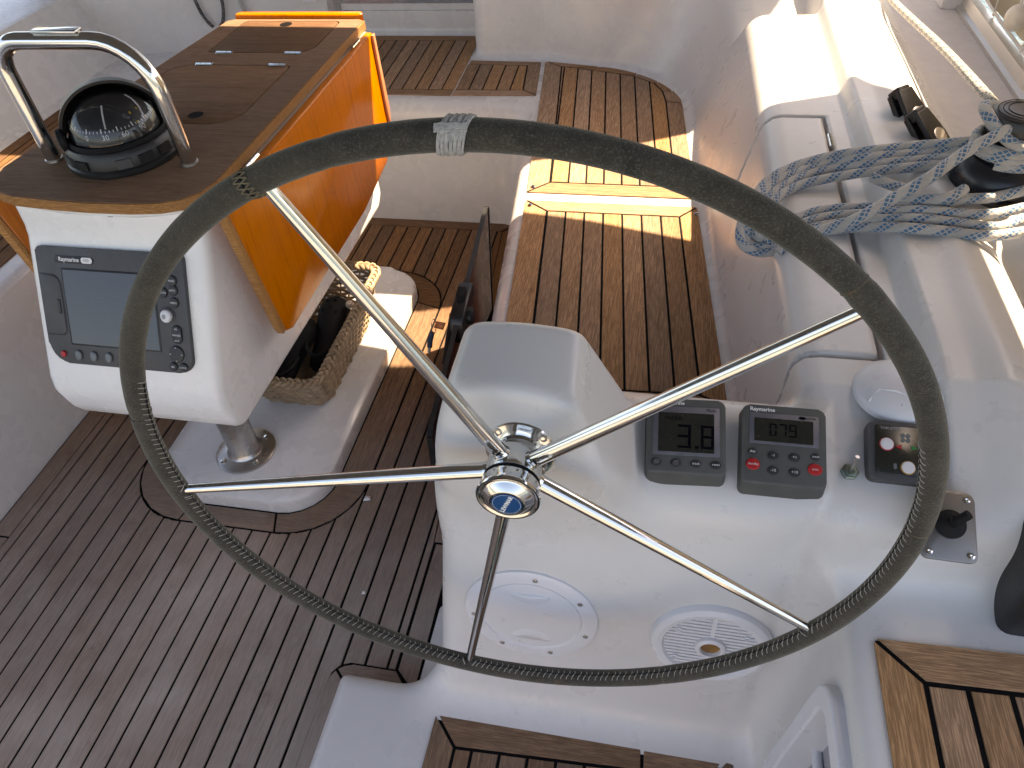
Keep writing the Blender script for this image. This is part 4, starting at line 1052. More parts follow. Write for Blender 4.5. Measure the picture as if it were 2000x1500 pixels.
def seg7(s, x, y, hgt, T, mat, z):
    """seven-segment digits cut out of thin bars"""
    on = {'0': 'abcdef', '3': 'abcdg', '8': 'abcdefg', '7': 'abc', '9': 'abcdfg', '4': 'bcfg', '1': 'bc'}
    b = MB(); w = hgt * 0.52; t = hgt * 0.11
    for chn in s:
        if chn == '.': b.add(*g_box(x - t * 0.3, x + t * 0.9, y - hgt / 2, y - hgt / 2 + t, z, z + 0.0003)); x += t * 1.8; continue
        R = {'a': (0, w, hgt / 2 - t, hgt / 2), 'd': (0, w, -hgt / 2, -hgt / 2 + t), 'g': (0, w, -t / 2, t / 2), 'f': (0, t, t / 2, hgt / 2 - t), 'b': (w - t, w, t / 2, hgt / 2 - t), 'e': (0, t, -hgt / 2 + t, -t / 2), 'c': (w - t, w, -hgt / 2 + t, -t / 2)}
        for q in on[chn]:
            r = R[q]; b.add(*g_box(x + r[0], x + r[1], y + r[2] + 0.0003, y + r[3] - 0.0003, z, z + 0.0003))
        x += w + t * 1.8
    o = b.obj('digits', mat, T, False); o['kind'] = 'stuff'; return o
I1 = thing('instrument_display', 'grey display reading 3.8 left of the autopilot control', 'display', inst_frame(0.0665, 0.7495, 0.7590, 0.055), 'console instruments')
inst_body(I1, 0.116, 0.124)
rprism('window_frame', rrect(-0.048, 0.048, -0.026, 0.049, 0.002, 2), 0.0145, 0.0158, 0.0004, BEZ, I1, 1)
lcd = rprism('lcd', rrect(-0.040, 0.040, -0.021, 0.039, 0.001, 2), 0.0156, 0.0162, 0, LCD, I1, 1)
seg7('3.8', -0.012, 0.003, 0.036, lcd, LCDINK, 0.0163); text('METRES', 0.0075, LCDINK, lcd, -0.018, 0.030, 0.0164)
text('Raymarine', 0.0082, WHT, I1, -0.020, 0.0545, 0.0154, bold=0.0002); text('Multi', 0.0070, LCDINK, I1, 0.036, 0.0445, 0.0161)
for x, s in ((-0.042, ''), (-0.014, ''), (0.014, 'track'), (0.042, 'reset')):
    b = pbtn(x, -0.0375, 0.0078, 0.0062, BTN, s or None, 0.0140, 0.0030, 0.0052, I1)
    if not s:
        for q in (0, 1): tube('symbol', [(x - 0.004 + q * 0.0022, -0.040 + q * 0.0018, 0.0172), (x + 0.002 + q * 0.0022, -0.040 + q * 0.0018, 0.0172), (x + 0.002 + q * 0.0022, -0.0362 + q * 0.0018, 0.0172), (x - 0.004 + q * 0.0022, -0.0362 + q * 0.0018, 0.0172)], 0.00025, GRYPR, b, 4, True)
I2 = thing('autopilot_control', 'grey autopilot control with two red buttons on the console', 'autopilot', inst_frame(0.2030, 0.7480, 0.7600, 0.010), 'console instruments')
inst_body(I2, 0.118, 0.128)
rprism('window_frame', rrect(-0.048, 0.048, 0.004, 0.051, 0.002, 2), 0.0145, 0.0158, 0.0004, BEZ, I2, 1)
lcd = rprism('lcd', rrect(-0.041, 0.040, 0.008, 0.043, 0.001, 2), 0.0156, 0.0162, 0, LCD, I2, 1)
seg7('079', -0.020, 0.026, 0.019, lcd, LCDINK, 0.0163)
text('Raymarine', 0.0082, WHT, I2, -0.030, 0.0563, 0.0154, bold=0.0002); text('SeaTalk', 0.0052, LCDINK, I2, 0.036, 0.0472, 0.0161)
rprism('emblem', circle(0.005, 20, 0.025, 0.0472, 0.0024), 0.0156, 0.0161, 0, LCDINK, I2, 1)
for x, y, r, m, s in ((-0.043, -0.009, 0.0066, BTN, 'disp'), (0.043, -0.009, 0.0066, BTN, 'track'), (-0.0145, -0.0125, 0.0078, BTN, '-1'), (0.0145, -0.0125, 0.0078, BTN, '+1'), (-0.0145, -0.0345, 0.0078, BTN, '-10'), (0.0145, -0.0345, 0.0078, BTN, '+10'), (-0.042, -0.0275, 0.0100, BTNR, 'standby'), (0.042, -0.0275, 0.0100, BTNR, 'auto')):
    pbtn(x, y, r, r * 0.86, m, s, 0.0140, 0.0030, 0.0048 if len(s) > 3 else 0.0058, I2)
# toggle switch
TS = thing('toggle_switch', 'small steel toggle switch right of the autopilot control', 'switch', inst_frame(0.2985, 0.737, 0.7425))
lathe('nut', [(0, -0.002), (0.0125, -0.002), (0.0125, 0.002), (0.010, 0.0035), (0.0095, 0.007), (0.006, 0.008), (0.004, 0.006), (0, 0.006)], m_steel('verdigris_steel', 0.4, (0.22, 0.26, 0.22), 0.7), TS, 6, None, 20)
tube('lever', [(0, 0, 0.004), (0.0015, 0.006, 0.014), (0.0025, 0.012, 0.024), (0.003, 0.0145, 0.0285)], lambda t: 0.0018 + 0.0014 * t, STEELD, TS, 12)
# bow thruster panel
TP = thing('thruster_panel', 'dark control panel with three round white buttons half behind the wheel rim', 'control panel', inst_frame(0.3700, 0.762, 0.7605, -0.01))
rprism('panel_frame', rrect(-0.050, 0.050, -0.042, 0.046, 0.010), -0.012, 0.008, 0.004, GRYP, TP, 3)
pf_ = rprism('panel_face', rrect(-0.0405, 0.0405, -0.0325, 0.0390, 0.002, 2), 0.0070, 0.0104, 0.0003, LCD, TP, 1)
text('THRUSTER', 0.0055, GRYPR, pf_, -0.021, 0.0345, 0.0108); text('Quick', 0.0080, GRYPR, pf_, 0.026, 0.033, 0.0108)
for x, y, m in ((-0.026, 0.011, REDP), (0.026, 0.011, GRNP), (0.001, -0.021, ORNP)):
    r_ = pbtn(x, y, 0.0100, 0.0100, m, None, 0.0100, 0.0010, parent=TP, name='button_ring'); pbtn(x, y, 0.0088, 0.0088, PLASW, None, 0.0106, 0.0024, parent=TP)
for x, rr_, m in ((-0.0095, 180, REDP), (0.0095, 0, GRNP)):
    c_ = math.cos(math.radians(rr_)); MB().add([(x + c_ * 0.0055, 0.0085, 0.0108), (x - c_ * 0.004, 0.0045, 0.0108), (x - c_ * 0.002, 0.0085, 0.0108), (x - c_ * 0.004, 0.0125, 0.0108)], [(0, 1, 2), (0, 2, 3)]).obj('arrow', m, pf_, False)
for k in range(4):
    a = math.radians(45 + 90 * k); rprism('symbol', circle(0.0032, 12, -0.001 + 0.0048 * math.cos(a), 0.0225 + 0.0048 * math.sin(a)), 0.0104, 0.0107, 0, BTNG, pf_, 1)
for x, y, w, h in ((-0.0155, -0.0205, 0.0022, 0.0042), (0.0175, -0.0205, 0.0022, 0.0042)): rprism('symbol', rrect(x - w, x + w, y - h, y + h, 0.0015, 2), 0.0104, 0.0107, 0, BTNG, pf_, 1)
# round domed cap
DC = thing('vent_cap', 'round white domed cap on the coaming beside the locker lid', 'cap', Matrix.Translation((0.378, 0.872, 0.7795)))
lathe('dome', [(0.0, 0.026), (0.022, 0.0255), (0.042, 0.022), (0.056, 0.015), (0.064, 0.007), (0.067, 0.002), (0.067, -0.006), (0, -0.006)][::-1], PLASW, DC, 72, None, 60)
tube('ridge', [(-0.052, -0.034, 0.008), (-0.038, -0.020, 0.0195), (-0.015, -0.024, 0.0235), (0.012, -0.036, 0.0205), (0.03, -0.042, 0.0165), (0.046, -0.043, 0.010)], 0.003, PLASW, DC, 8)
lathe('drain_hole', [(0, 0), (0.0036, 0), (0.0036, 0.0008), (0, 0.0008)], CAULK, DC, 14, frame((-0.008, -0.046, 0.0182), (1, 0, -0.1), (0, 1, 0.45)))
# switch plate
SP = thing('switch_plate', 'stained steel plate with a black rotary switch on the coaming', 'switch plate', inst_frame(0.4150, 0.664, 0.7400, -0.02))
rprism('plate', lid_poly(-0.036, 0.032, -0.048, 0.046, (0.012, 0.008, 0.008, 0.008)), -0.004, 0.0022, 0.0008, m_steel('weathered_steel', 0.42, (0.26, 0.25, 0.245), 0.9), SP, 2)
lathe('boot', [(0, 0.002), (0.019, 0.002), (0.0195, 0.006), (0.014, 0.010), (0.010, 0.016), (0.0075, 0.017), (0.0075, 0.024), (0, 0.025)], BLKR, SP, 32)
tube('lever', [(0, 0, 0.018), (0.006, 0.004, 0.029), (0.011, 0.008, 0.036)], 0.0062, BLKR, SP, 12)
for x, y in ((0.022, 0.036), (0.024, -0.039), (-0.027, -0.039), (-0.027, 0.036)): lathe('screw', [(0, 0.002), (0.0046, 0.002), (0.0046, 0.0034), (0.0020, 0.0040), (0, 0.0028)], STEEL, SP, 14, Matrix.Translation((x, y, 0)))
# black moulded throttle housing at the right edge
BH = thing('engine_control', 'black moulded engine control housing at the right edge', 'engine control', Matrix.Translation((0.588, 0.676, 0.640)))
bm = bmesh.new(); V, F = g_prism([(-0.082, -0.082), (0.085, -0.085), (0.085, 0.085), (0.03, 0.092), (-0.045, 0.082), (-0.080, 0.058)], -0.08, 0.105)
vs = [bm.verts.new((v[0] * (1.0 if v[2] < 0 else 0.90), v[1] * (1.0 if v[2] < 0 else 0.92), v[2])) for v in V]
for f in F: bm.faces.new([vs[i] for i in f])
bmesh.ops.bevel(bm, geom=bm.edges[:], offset=0.016, segments=4, profile=0.5, affect='EDGES', clamp_overlap=True)
from_bm('housing', bm, BLKP, BH, True, 50)
tube('lever', catmull([(0.05, 0.0, 0.09), (0.075, 0.02, 0.16), (0.085, 0.05, 0.23)], 6), 0.009, STEEL, BH, 14)
lathe('lever_knob', [(0, -0.014), (0.012, -0.010), (0.015, 0.0), (0.012, 0.010), (0, 0.014)], BLKR, BH, 20, Matrix.Translation((0.085, 0.05, 0.235)))
# moulded cubby in the side of the helm seat
CB = thing('cubby_box', 'white framed cubby recessed in the side of the helm seat', 'cubby', frame((0.2955, 0.0, 0.60), (0, -1, 0), (0.07, 0, 1.0)))
def ring_prism(name, o, i, z0, z1, mat, parent):
    b = MB(); n5 = len(o); b.V = [(p[0], p[1], z0) for p in o] + [(p[0], p[1], z1) for p in o] + [(p[0], p[1], z1) for p in i] + [(p[0], p[1], z0 - 0.03) for p in i]; b.U = [(0, 0)] * len(b.V)
    for k in range(n5):
        q = (k + 1) % n5
        for r_ in range(3): b.F.append((r_ * n5 + k, r_ * n5 + q, (r_ + 1) * n5 + q, (r_ + 1) * n5 + k))
    ob = b.obj(name, mat, parent, True, 35); m5 = ob.modifiers.new('b', 'BEVEL'); m5.width = 0.004; m5.segments = 3; m5.limit_method = 'ANGLE'; return ob
ring_prism('cubby_frame', rrect(-0.520, -0.13, -0.425, -0.032, 0.05, 6), rrect(-0.490, -0.16, -0.395, -0.062, 0.035, 6), -0.012, 0.010, PLASW, CB)
rprism('cubby_back', rrect(-0.50, -0.15, -0.405, -0.052, 0.03, 4), -0.046, -0.040, 0, GRYPR, CB, 1)
tube('lip', catmull([(-0.49, -0.24, -0.034), (-0.42, -0.235, -0.028), (-0.34, -0.25, -0.026), (-0.26, -0.24, -0.028), (-0.16, -0.245, -0.034)], 6), 0.008, PLASW, CB, 10)
# lid hinge
LHM = frame((0.3655, 1.672, 0.781), (0, 1, 0), (-1, 0, 0)); lh = thing('lid_hinge', 'steel hinge knuckle in the gap of the locker lid', 'hinge', LHM)
for k in range(3): tube('knuckle', [(-0.030 + k * 0.020, 0, 0.001), (-0.0115 + k * 0.020, 0, 0.001)], 0.0058, STEEL, lh, 14)

# ------------------------------------------------------------------ winch, ropes and deck gear
WN = thing('winch', 'black winch on the coaming wrapped with blue flecked rope', 'winch', Matrix.Translation((0.628, 1.425, 0.8225)))
lathe('base', [(0, 0), (0.092, 0), (0.094, 0.004), (0.092, 0.010), (0.086, 0.014), (0.0, 0.014)], BLKP, WN, 64)
lathe('skirt', [(0.084, 0.013), (0.086, 0.020), (0.080, 0.040), (0.070, 0.055), (0.060, 0.062), (0.0, 0.062)], m_plain('anodised_black', (0.016, 0.016, 0.020), 0.30, var=0.2, scale=40), WN, 64)
lathe('drum', [(0.056, 0.060), (0.051, 0.075), (0.050, 0.095), (0.056, 0.108), (0.0, 0.108)], BLKR, WN, 48)
lathe('top_cap', [(0.0, 0.150), (0.020, 0.150), (0.040, 0.148), (0.052, 0.142), (0.056, 0.132), (0.056, 0.112), (0.052, 0.106), (0, 0.106)][::-1], BLKP, WN, 64)
for k in range(3): tube('groove_ring', [((0.030 + k * 0.008) * math.cos(t), (0.030 + k * 0.008) * math.sin(t), 0.1495 - k * 0.0012) for t in np.linspace(0, 2 * math.pi, 41)[:-1]], 0.0008, BLKR, WN, 5, True)
tube('feeder_arm', catmull([(0.012, -0.020, 0.146), (0.020, -0.045, 0.150), (0.026, -0.064, 0.138), (0.028, -0.070, 0.112), (0.028, -0.066, 0.095)], 6), 0.012, STEEL, WN, 16, ry=0.006)
RC = thing('coiled_rope', 'grey braided rope with blue flecks coiled over the locker lid to the winch', 'rope', Matrix.Identity(4))
RS = {
'U1': [(0.637,1.428,0.930),(0.594,1.453,0.900),(0.500,1.504,0.860),(0.408,1.506,0.845),(0.337,1.524,0.820),(0.266,1.498,0.808),(0.214,1.451,0.800),(0.180,1.379,0.790),(0.162,1.324,0.770),(0.166,1.291,0.750),(0.201,1.279,0.740),(0.242,1.281,0.750)],
'U2': [(0.605,1.456,0.885),(0.500,1.492,0.850),(0.408,1.492,0.838),(0.338,1.514,0.810),(0.267,1.485,0.800),(0.219,1.440,0.795),(0.188,1.368,0.785),(0.172,1.324,0.765),(0.181,1.295,0.745),(0.219,1.287,0.748)],
'U3': [(0.578,1.454,0.870),(0.498,1.472,0.845),(0.409,1.481,0.828),(0.339,1.501,0.803),(0.272,1.469,0.795),(0.226,1.420,0.790),(0.198,1.364,0.780),(0.185,1.323,0.760),(0.207,1.301,0.750)],
'U4': [(0.559,1.435,0.860),(0.461,1.455,0.835),(0.364,1.469,0.808),(0.276,1.448,0.793),(0.228,1.396,0.788),(0.202,1.343,0.778),(0.198,1.308,0.765),(0.222,1.299,0.760)],
'L1': [(0.640,1.339,0.860),(0.591,1.329,0.850),(0.550,1.329,0.845),(0.506,1.316,0.840),(0.455,1.316,0.835),(0.392,1.337,0.815),(0.323,1.349,0.800),(0.275,1.331,0.795),(0.237,1.298,0.785),(0.212,1.281,0.760)],
'L2': [(0.637,1.306,0.845),(0.585,1.289,0.840),(0.535,1.288,0.838),(0.468,1.295,0.838),(0.405,1.308,0.820),(0.339,1.328,0.800),(0.284,1.313,0.793),(0.245,1.281,0.785),(0.222,1.264,0.760)],
'L3': [(0.634,1.283,0.838),(0.588,1.259,0.832),(0.532,1.265,0.832),(0.466,1.275,0.832),(0.402,1.290,0.818),(0.347,1.308,0.797),(0.291,1.292,0.792),(0.253,1.266,0.784),(0.228,1.245,0.765)],
'L4': [(0.628,1.251,0.830),(0.568,1.235,0.828),(0.512,1.243,0.828),(0.445,1.249,0.828),(0.387,1.285,0.805),(0.337,1.293,0.793),(0.290,1.277,0.790),(0.253,1.255,0.783)],
'C': [(0.626,1.399,0.960),(0.607,1.394,0.955),(0.578,1.380,0.945),(0.522,1.353,0.920),(0.464,1.312,0.890),(0.407,1.285,0.862),(0.350,1.258,0.835),(0.311,1.262,0.812),(0.266,1.247,0.805)],
'T': [(0.396,1.398,0.845),(0.428,1.380,0.840),(0.449,1.355,0.842),(0.434,1.333,0.840),(0.468,1.314,0.850),(0.505,1.303,0.860),(0.539,1.329,0.865)]}
for k, P in RS.items(): tube('strand', catmull(P, 8), 0.0108 if k == 'C' else 0.0098, ROPE, RC, 14)
wr = []
for i in range(80):
    t = i / 79; a = 2 * math.pi * (2.6 * t) - 2.2; wr.append((0.628 + 0.062 * math.cos(a), 1.425 + 0.062 * math.sin(a), 0.890 + 0.032 * t))
tube('winch_turns', wr, 0.0095, ROPE, RC, 12)
wl = [(0.596, 1.492, 0.935), (0.575, 1.470, 0.958), (0.566, 1.435, 0.962), (0.575, 1.402, 0.952), (0.600, 1.378, 0.935), (0.630, 1.363, 0.925)]
tube('tail_loop', catmull(wl, 8), 0.0108, ROPE, RC, 14)
DL = [(0.611,2.852,0.800),(0.617,2.488,0.820),(0.638,1.965,0.870),(0.612,1.523,0.935),(0.605,1.457,0.945)]
setp(tube('sheet_line', catmull(DL, 20), 0.0100, ROPED, None, 12), label='white rope with dark flecks running along the side deck to the winch', category='rope')
# two black rope blocks on the outer coaming
def deck_block(x, y, z, yaw, lab):
    T = thing('deck_block', lab, 'block', Matrix.Translation((x, y, z)) @ Matrix.Rotation(yaw, 4, 'Z') @ Matrix.Rotation(math.radians(38), 4, 'Y'), 'black blocks beside the winch')
    P = [(-0.052, -0.020), (0.01, -0.030), (0.034, -0.026), (0.050, -0.010), (0.052, 0.010), (0.036, 0.028), (0.008, 0.031), (-0.052, 0.022)]
    rprism('cheek', P, 0.0, 0.014, 0.003, BLKP, T, 2); rprism('cheek', P, 0.024, 0.036, 0.004, BLKP, T, 3)
    lathe('sheave', [(0.024, 0.012), (0.019, 0.019), (0.024, 0.026)], GRYP, T, 32, Matrix.Translation((0.014, 0.002, 0)))
    lathe('axle', [(0, 0.034), (0.017, 0.034), (0.0175, 0.038), (0.014, 0.0395), (0, 0.0385)], STEELD, T, 28, Matrix.Translation((0.014, 0.002, 0)))
    rbox('becket', -0.060, -0.036, -0.017, 0.019, 0.002, 0.034, 0.004, BLKP, T)
deck_block(0.520, 1.735, 0.812, math.radians(-52), 'black rope block further from the winch on the coaming')
deck_block(0.538, 1.630, 0.812, math.radians(-40), 'black rope block nearer the winch on the coaming')
# toe rail with drain holes, stanchion foot, lashing lines and weather cloth
TR = thing('toe_rail', 'pale aluminium toe rail along the deck edge', 'toe rail', Matrix.Translation((0.905, 0.0, 0.6805)))
rp = [(0.0, 0.0), (0.006, 0.0), (0.006, 0.008), (0.022, 0.012), (0.026, 0.040), (0.044, 0.042), (0.044, 0.050), (0.018, 0.049), (0.012, 0.018), (0.0, 0.012)]
V = [(x, y, z) for y in (0.3, 3.7) for x, z in rp]; n_ = len(rp)
mesh('rail', V, [(i, (i + 1) % n_, n_ + (i + 1) % n_, n_ + i) for i in range(n_)], ALU, TR, False)
for k in range(18): lathe('rail_hole', [(0, 0), (0.006, 0), (0.006, 0.0012), (0, 0.0012)], CAULK, TR, 12, frame((0.0160, 0.7 + 0.16 * k, 0.0290), (0, 1, 0), (0.15, 0, 1.0)) @ Matrix.Diagonal((1.2, 0.6, 1, 1)))
ST = thing('stanchion', 'white stanchion foot with its post at the top of the toe rail', 'stanchion', Matrix.Translation((0.915, 2.90, 0.6805)))
rprism('foot', rrect(-0.055, 0.050, -0.060, 0.060, 0.012), 0.0, 0.055, 0.010, PLASW, ST, 3)
tube('post', [(0, 0.01, 0.05), (0, 0.01, 0.66)], 0.0125, STEEL, ST, 16)
tube('rail_wire', [(0.944, 2.86, 0.760), (0.948, 2.55, 0.742), (0.948, 2.25, 0.738), (0.948, 0.8, 0.740)], 0.0045, CORD, TR, 8).parent = None
bpy.data.objects['rail_wire']['label'] = 'white cord stretched along the top of the toe rail'; bpy.data.objects['rail_wire']['category'] = 'cord'
for k, y in enumerate((2.62, 2.33)):
    L = thing('lashing_line', ['white lashing cord tied to the toe rail nearer the stanchion foot', 'white lashing cord tied to the toe rail further from the stanchion foot'][k], 'cord', Matrix.Translation((0.948, y, 0.742)), 'cords lashing the weather cloth')
    tube('cord', [(0, 0, 0), (0.004, 0.03, 0.28)], 0.0032, CORD, L, 6); tube('cord', [(0.004, 0.004, 0), (0.006, 0.075, 0.28)], 0.0032, CORD, L, 6)
    tube('knot', [(0, -0.006, -0.006), (0.004, 0.0, 0.004), (0, 0.006, 0.012)], 0.0075, CORD, L, 8)
WC = thing('weather_cloth', 'cream canvas weather cloth laced above the toe rail', 'canvas', Matrix.Identity(4))
wc = MB(); nn_ = 24
for i in range(nn_ + 1):
    y = 0.6 + 2.7 * i / nn_
    for k in range(6):
        t = k / 5; wc.V.append((0.962 + 0.010 * math.sin(y * 9 + t * 2) * (1 - t), y, 0.748 + 0.76 * t + 0.006 * math.cos(y * 22) * (1 - t))); wc.U.append((0, 0))
for i in range(nn_):
    for k in range(5): a = i * 6 + k; wc.F.append((a, a + 6, a + 7, a + 1))
co = wc.obj('cloth', CANVAS, WC); co.modifiers.new('thick', 'SOLIDIFY').thickness = 0.003
fl_ = thing('float', 'round white float hanging by the lashing cords at the top right', 'float', Matrix.Translation((0.942, 2.43, 0.792)))
lathe('ball', [(0.032 * math.cos(t), 0.036 * math.sin(t)) for t in np.linspace(-1.55, 1.55, 14)], m_plain('float_vinyl', (0.66, 0.60, 0.53), 0.5), fl_, 28, None, None)
tube('eye', [(0, 0.010 * math.cos(t), 0.040 + 0.010 * math.sin(t)) for t in np.linspace(0, 2 * math.pi, 17)[:-1]], 0.004, CORD, fl_, 8, True)

# ------------------------------------------------------------------ wicker basket under the pod
BKX, BKY, BKW, BKD, BKH = -1.020, 1.588, 0.138, 0.272, 0.150
BK = thing('wicker_basket', 'rectangular wicker basket on the plinth under the table', 'basket', Matrix.Translation((BKX, BKY, 0.0515)))
def bask_pt(u, z, off=0.0):
    """u 0..1 round a rounded rectangle that widens upwards"""
    k = 0.74 + 0.26 * z / BKH; w, d, r = BKW * k, BKD * k, 0.045
    segs = [2 * (d - r), math.pi * r / 2, 2 * (w - r), math.pi * r / 2] * 2; Lr = sum(segs); s = (u % 1.0) * Lr
    ang = 0; x, y = w, -(d - r); dx, dy = 0, 1
    for i, L in enumerate(segs):
        if s <= L or i == 7:
            if i % 2 == 0: x += dx * s; y += dy * s; nx_, ny_ = dy, -dx
            else:
                c_ = (x - dy * r, y + dx * r); th = s / r; nx0, ny0 = dy, -dx
                nx_ = nx0 * math.cos(th) - ny0 * math.sin(th); ny_ = nx0 * math.sin(th) + ny0 * math.cos(th); x = c_[0] + nx_ * r; y = c_[1] + ny_ * r
            break
        if i % 2 == 0: x += dx * L; y += dy * L
        else:
            c_ = (x - dy * r, y + dx * r); dx, dy = -dy, dx; x = c_[0] + dy * r; y = c_[1] - dx * r
        s -= L
    return Vector((x + nx_ * off, y + ny_ * off, z))
NST = 46
for k in range(NST): tube('stake', [bask_pt(k / NST, z) for z in np.linspace(0.0, BKH, 6)], 0.0032, WICK, BK, 6)
for row in range(15):
    z = 0.005 + row * 0.0098; P = []
    for i in range(NST * 4):
        u = i / (NST * 4); ph = math.pi * (u * NST + row); P.append(bask_pt(u, z + rng.uniform(-0.0006, 0.0006), 0.0052 * math.cos(ph)))
    tube('withe', P, 0.0048, WICK, BK, 6, True)
for ph0 in range(3):                                      # plaited border
    P = []
    for i in range(400):
        u = i / 400; ph = 2 * math.pi * (u * 26 + ph0 / 3)
        p = bask_pt(u, BKH + 0.008 + 0.0085 * math.sin(2 * ph) * 0.5 + 0.003, 0.0115 * math.cos(ph)); P.append(p)
    tube('border_plait', P, 0.0066, WICK, BK, 7, True)
rprism('basket_floor', rrect(-BKW * 0.72, BKW * 0.72, -BKD * 0.72, BKD * 0.72, 0.03), 0.002, 0.008, 0.001, WICK, BK, 1)
def clog(x, y, z, rz, lab):
    T = thing('clog', lab, 'shoe', Matrix.Translation((x, y, z)) @ Matrix.Rotation(rz, 4, 'Z') @ Matrix.Rotation(math.radians(14), 4, 'X'), 'black clogs in the basket')
    prof_ = [(-0.135, 0.030, 0.030), (-0.12, 0.042, 0.046), (-0.07, 0.043, 0.050), (-0.02, 0.042, 0.058), (0.03, 0.047, 0.080), (0.08, 0.050, 0.078), (0.115, 0.043, 0.060), (0.137, 0.022, 0.036)]
    b = MB(); nn2 = 14
    for (yy2, w, h) in prof_:
        for i in range(nn2):
            a = 2 * math.pi * i / nn2; b.V.append((w * math.cos(a), yy2, max(0.0, 0.022 + (h - 0.022) * math.sin(a)) if math.sin(a) > 0 else 0.022 + 0.022 * math.sin(a))); b.U.append((0, 0))
    for j in range(len(prof_) - 1):
        for i in range(nn2): b.F.append((j * nn2 + i, j * nn2 + (i + 1) % nn2, (j + 1) * nn2 + (i + 1) % nn2, (j + 1) * nn2 + i))
    b.F.append(tuple(range(nn2))); b.F.append(tuple(range((len(prof_) - 1) * nn2, len(prof_) * nn2))[::-1])
    b.obj('upper', BLKR, T)
    for hx, hy in ((-0.018, 0.05), (0.006, 0.06), (0.024, 0.045), (-0.01, 0.085), (0.014, 0.088)): lathe('vent_hole', [(0, 0), (0.005, 0), (0.005, 0.001), (0, 0.001)], CAULK, T, 10, Matrix.Translation((hx, hy, 0.079 - abs(hx) * 0.25)))
    tube('heel_strap', catmull([(-0.043, -0.02, 0.05), (-0.046, -0.08, 0.072), (0, -0.128, 0.085), (0.046, -0.08, 0.072), (0.043, -0.02, 0.05)], 5), 0.006, BLKR, T, 8)
clog(BKX + 0.040, BKY + 0.04, 0.105, 0.10, 'black rubber clog in the wicker basket nearer the floor edge')
clog(BKX - 0.045, BKY - 0.07, 0.100, -0.08, 'black rubber clog in the wicker basket under the pod')
setp(lathe('cork_float', [(0, -0.012), (0.010, -0.009), (0.014, 0), (0.010, 0.009), (0, 0.012)], m_plain('pale_cork', (0.62, 0.52, 0.42), 0.8, var=0.25, scale=120), None, 14, Matrix.Translation((BKX + 0.095, BKY + 0.105, 0.190))), label='small pale cork float at the basket rim', category='float')

# ------------------------------------------------------------------ smoked acrylic washboard with latch and key
AC = thing('acrylic_washboard', 'smoked acrylic washboard standing between console and floor', 'washboard', frame((-0.500, 1.10, 0.004), (-0.018, 1, 0), (0.03, 0, 1)))
awp = [(0.0, 0.0), (0.735, 0.0), (0.775, 0.440), (0.760, 0.452), (0.03, 0.300), (0.005, 0.285)]
rprism('panel', awp, -0.004, 0.004, 0.0, SMOKE, AC, 1)
ew = MB()
for i in range(len(awp)):
    a, b = Vector(awp[i]), Vector(awp[(i + 1) % len(awp)]); d_ = (b - a).normalized(); nn3 = Vector((d_.y, -d_.x))
    V = []
    for p in (a, b):
        for (of, zz) in ((0.0004, -0.0065), (0.0035, -0.0065), (0.0035, 0.0065), (0.0004, 0.0065)): V.append((p.x + nn3.x * of, p.y + nn3.y * of, zz))
    ew.add(V, [(0, 1, 5, 4), (1, 2, 6, 5), (2, 3, 7, 6), (3, 0, 4, 7), (0, 3, 2, 1), (4, 5, 6, 7)])
ew.obj('edge_strip', BLKP, AC, False)
LT = rprism('latch', [(0.330, 0.300), (0.475, 0.332), (0.475, 0.392), (0.450, 0.402), (0.345, 0.385), (0.325, 0.365)], -0.020, 0.020, 0.006, BLKP, AC, 3)
rprism('lever', [(0.250, 0.290), (0.262, 0.276), (0.385, 0.335), (0.375, 0.362)], -0.030, -0.018, 0.003, BLKP, LT, 2)
rprism('catch', [(0.388, 0.392), (0.425, 0.400), (0.420, 0.418), (0.392, 0.412)], -0.012, 0.012, 0.003, BLKR, LT, 2)
lathe('lock_boss', [(0, 0.018), (0.024, 0.018), (0.024, 0.030), (0.018, 0.036), (0, 0.036)], BLKP, LT, 24, Matrix.Translation((0.385, 0.350, 0)))
KM = frame((-0.536, 1.460, 0.330), (0, 1, 0), (-1, 0, 0.2)); KY = thing('key', 'brass key with ring and blue tag in the washboard latch', 'key', KM)
rprism('key_bow', [(-0.014, 0.004), (0.014, 0.004), (0.013, 0.030), (-0.013, 0.030)], -0.0012, 0.0012, 0.0004, m_steel('copper_brass', 0.35, (0.40, 0.17, 0.08), 0.4), KY, 1)
tube('key_ring', [(0.004 + 0.019 * math.cos(t), 0.034 + 0.005 * math.sin(t), -0.012 + 0.019 * math.sin(t)) for t in np.linspace(0, 2 * math.pi, 29)[:-1]], 0.0012, STEELD, KY, 6, True)
tube('tag', [(-0.002, 0.036, -0.030), (-0.010, 0.038, -0.052), (-0.016, 0.037, -0.072)], 0.0075, m_plain('blue_tag', (0.012, 0.035, 0.075), 0.6), KY, 10)
tube('tag_end', [(-0.016, 0.037, -0.072), (-0.020, 0.037, -0.088)], 0.0045, GRYPR, KY, 8)

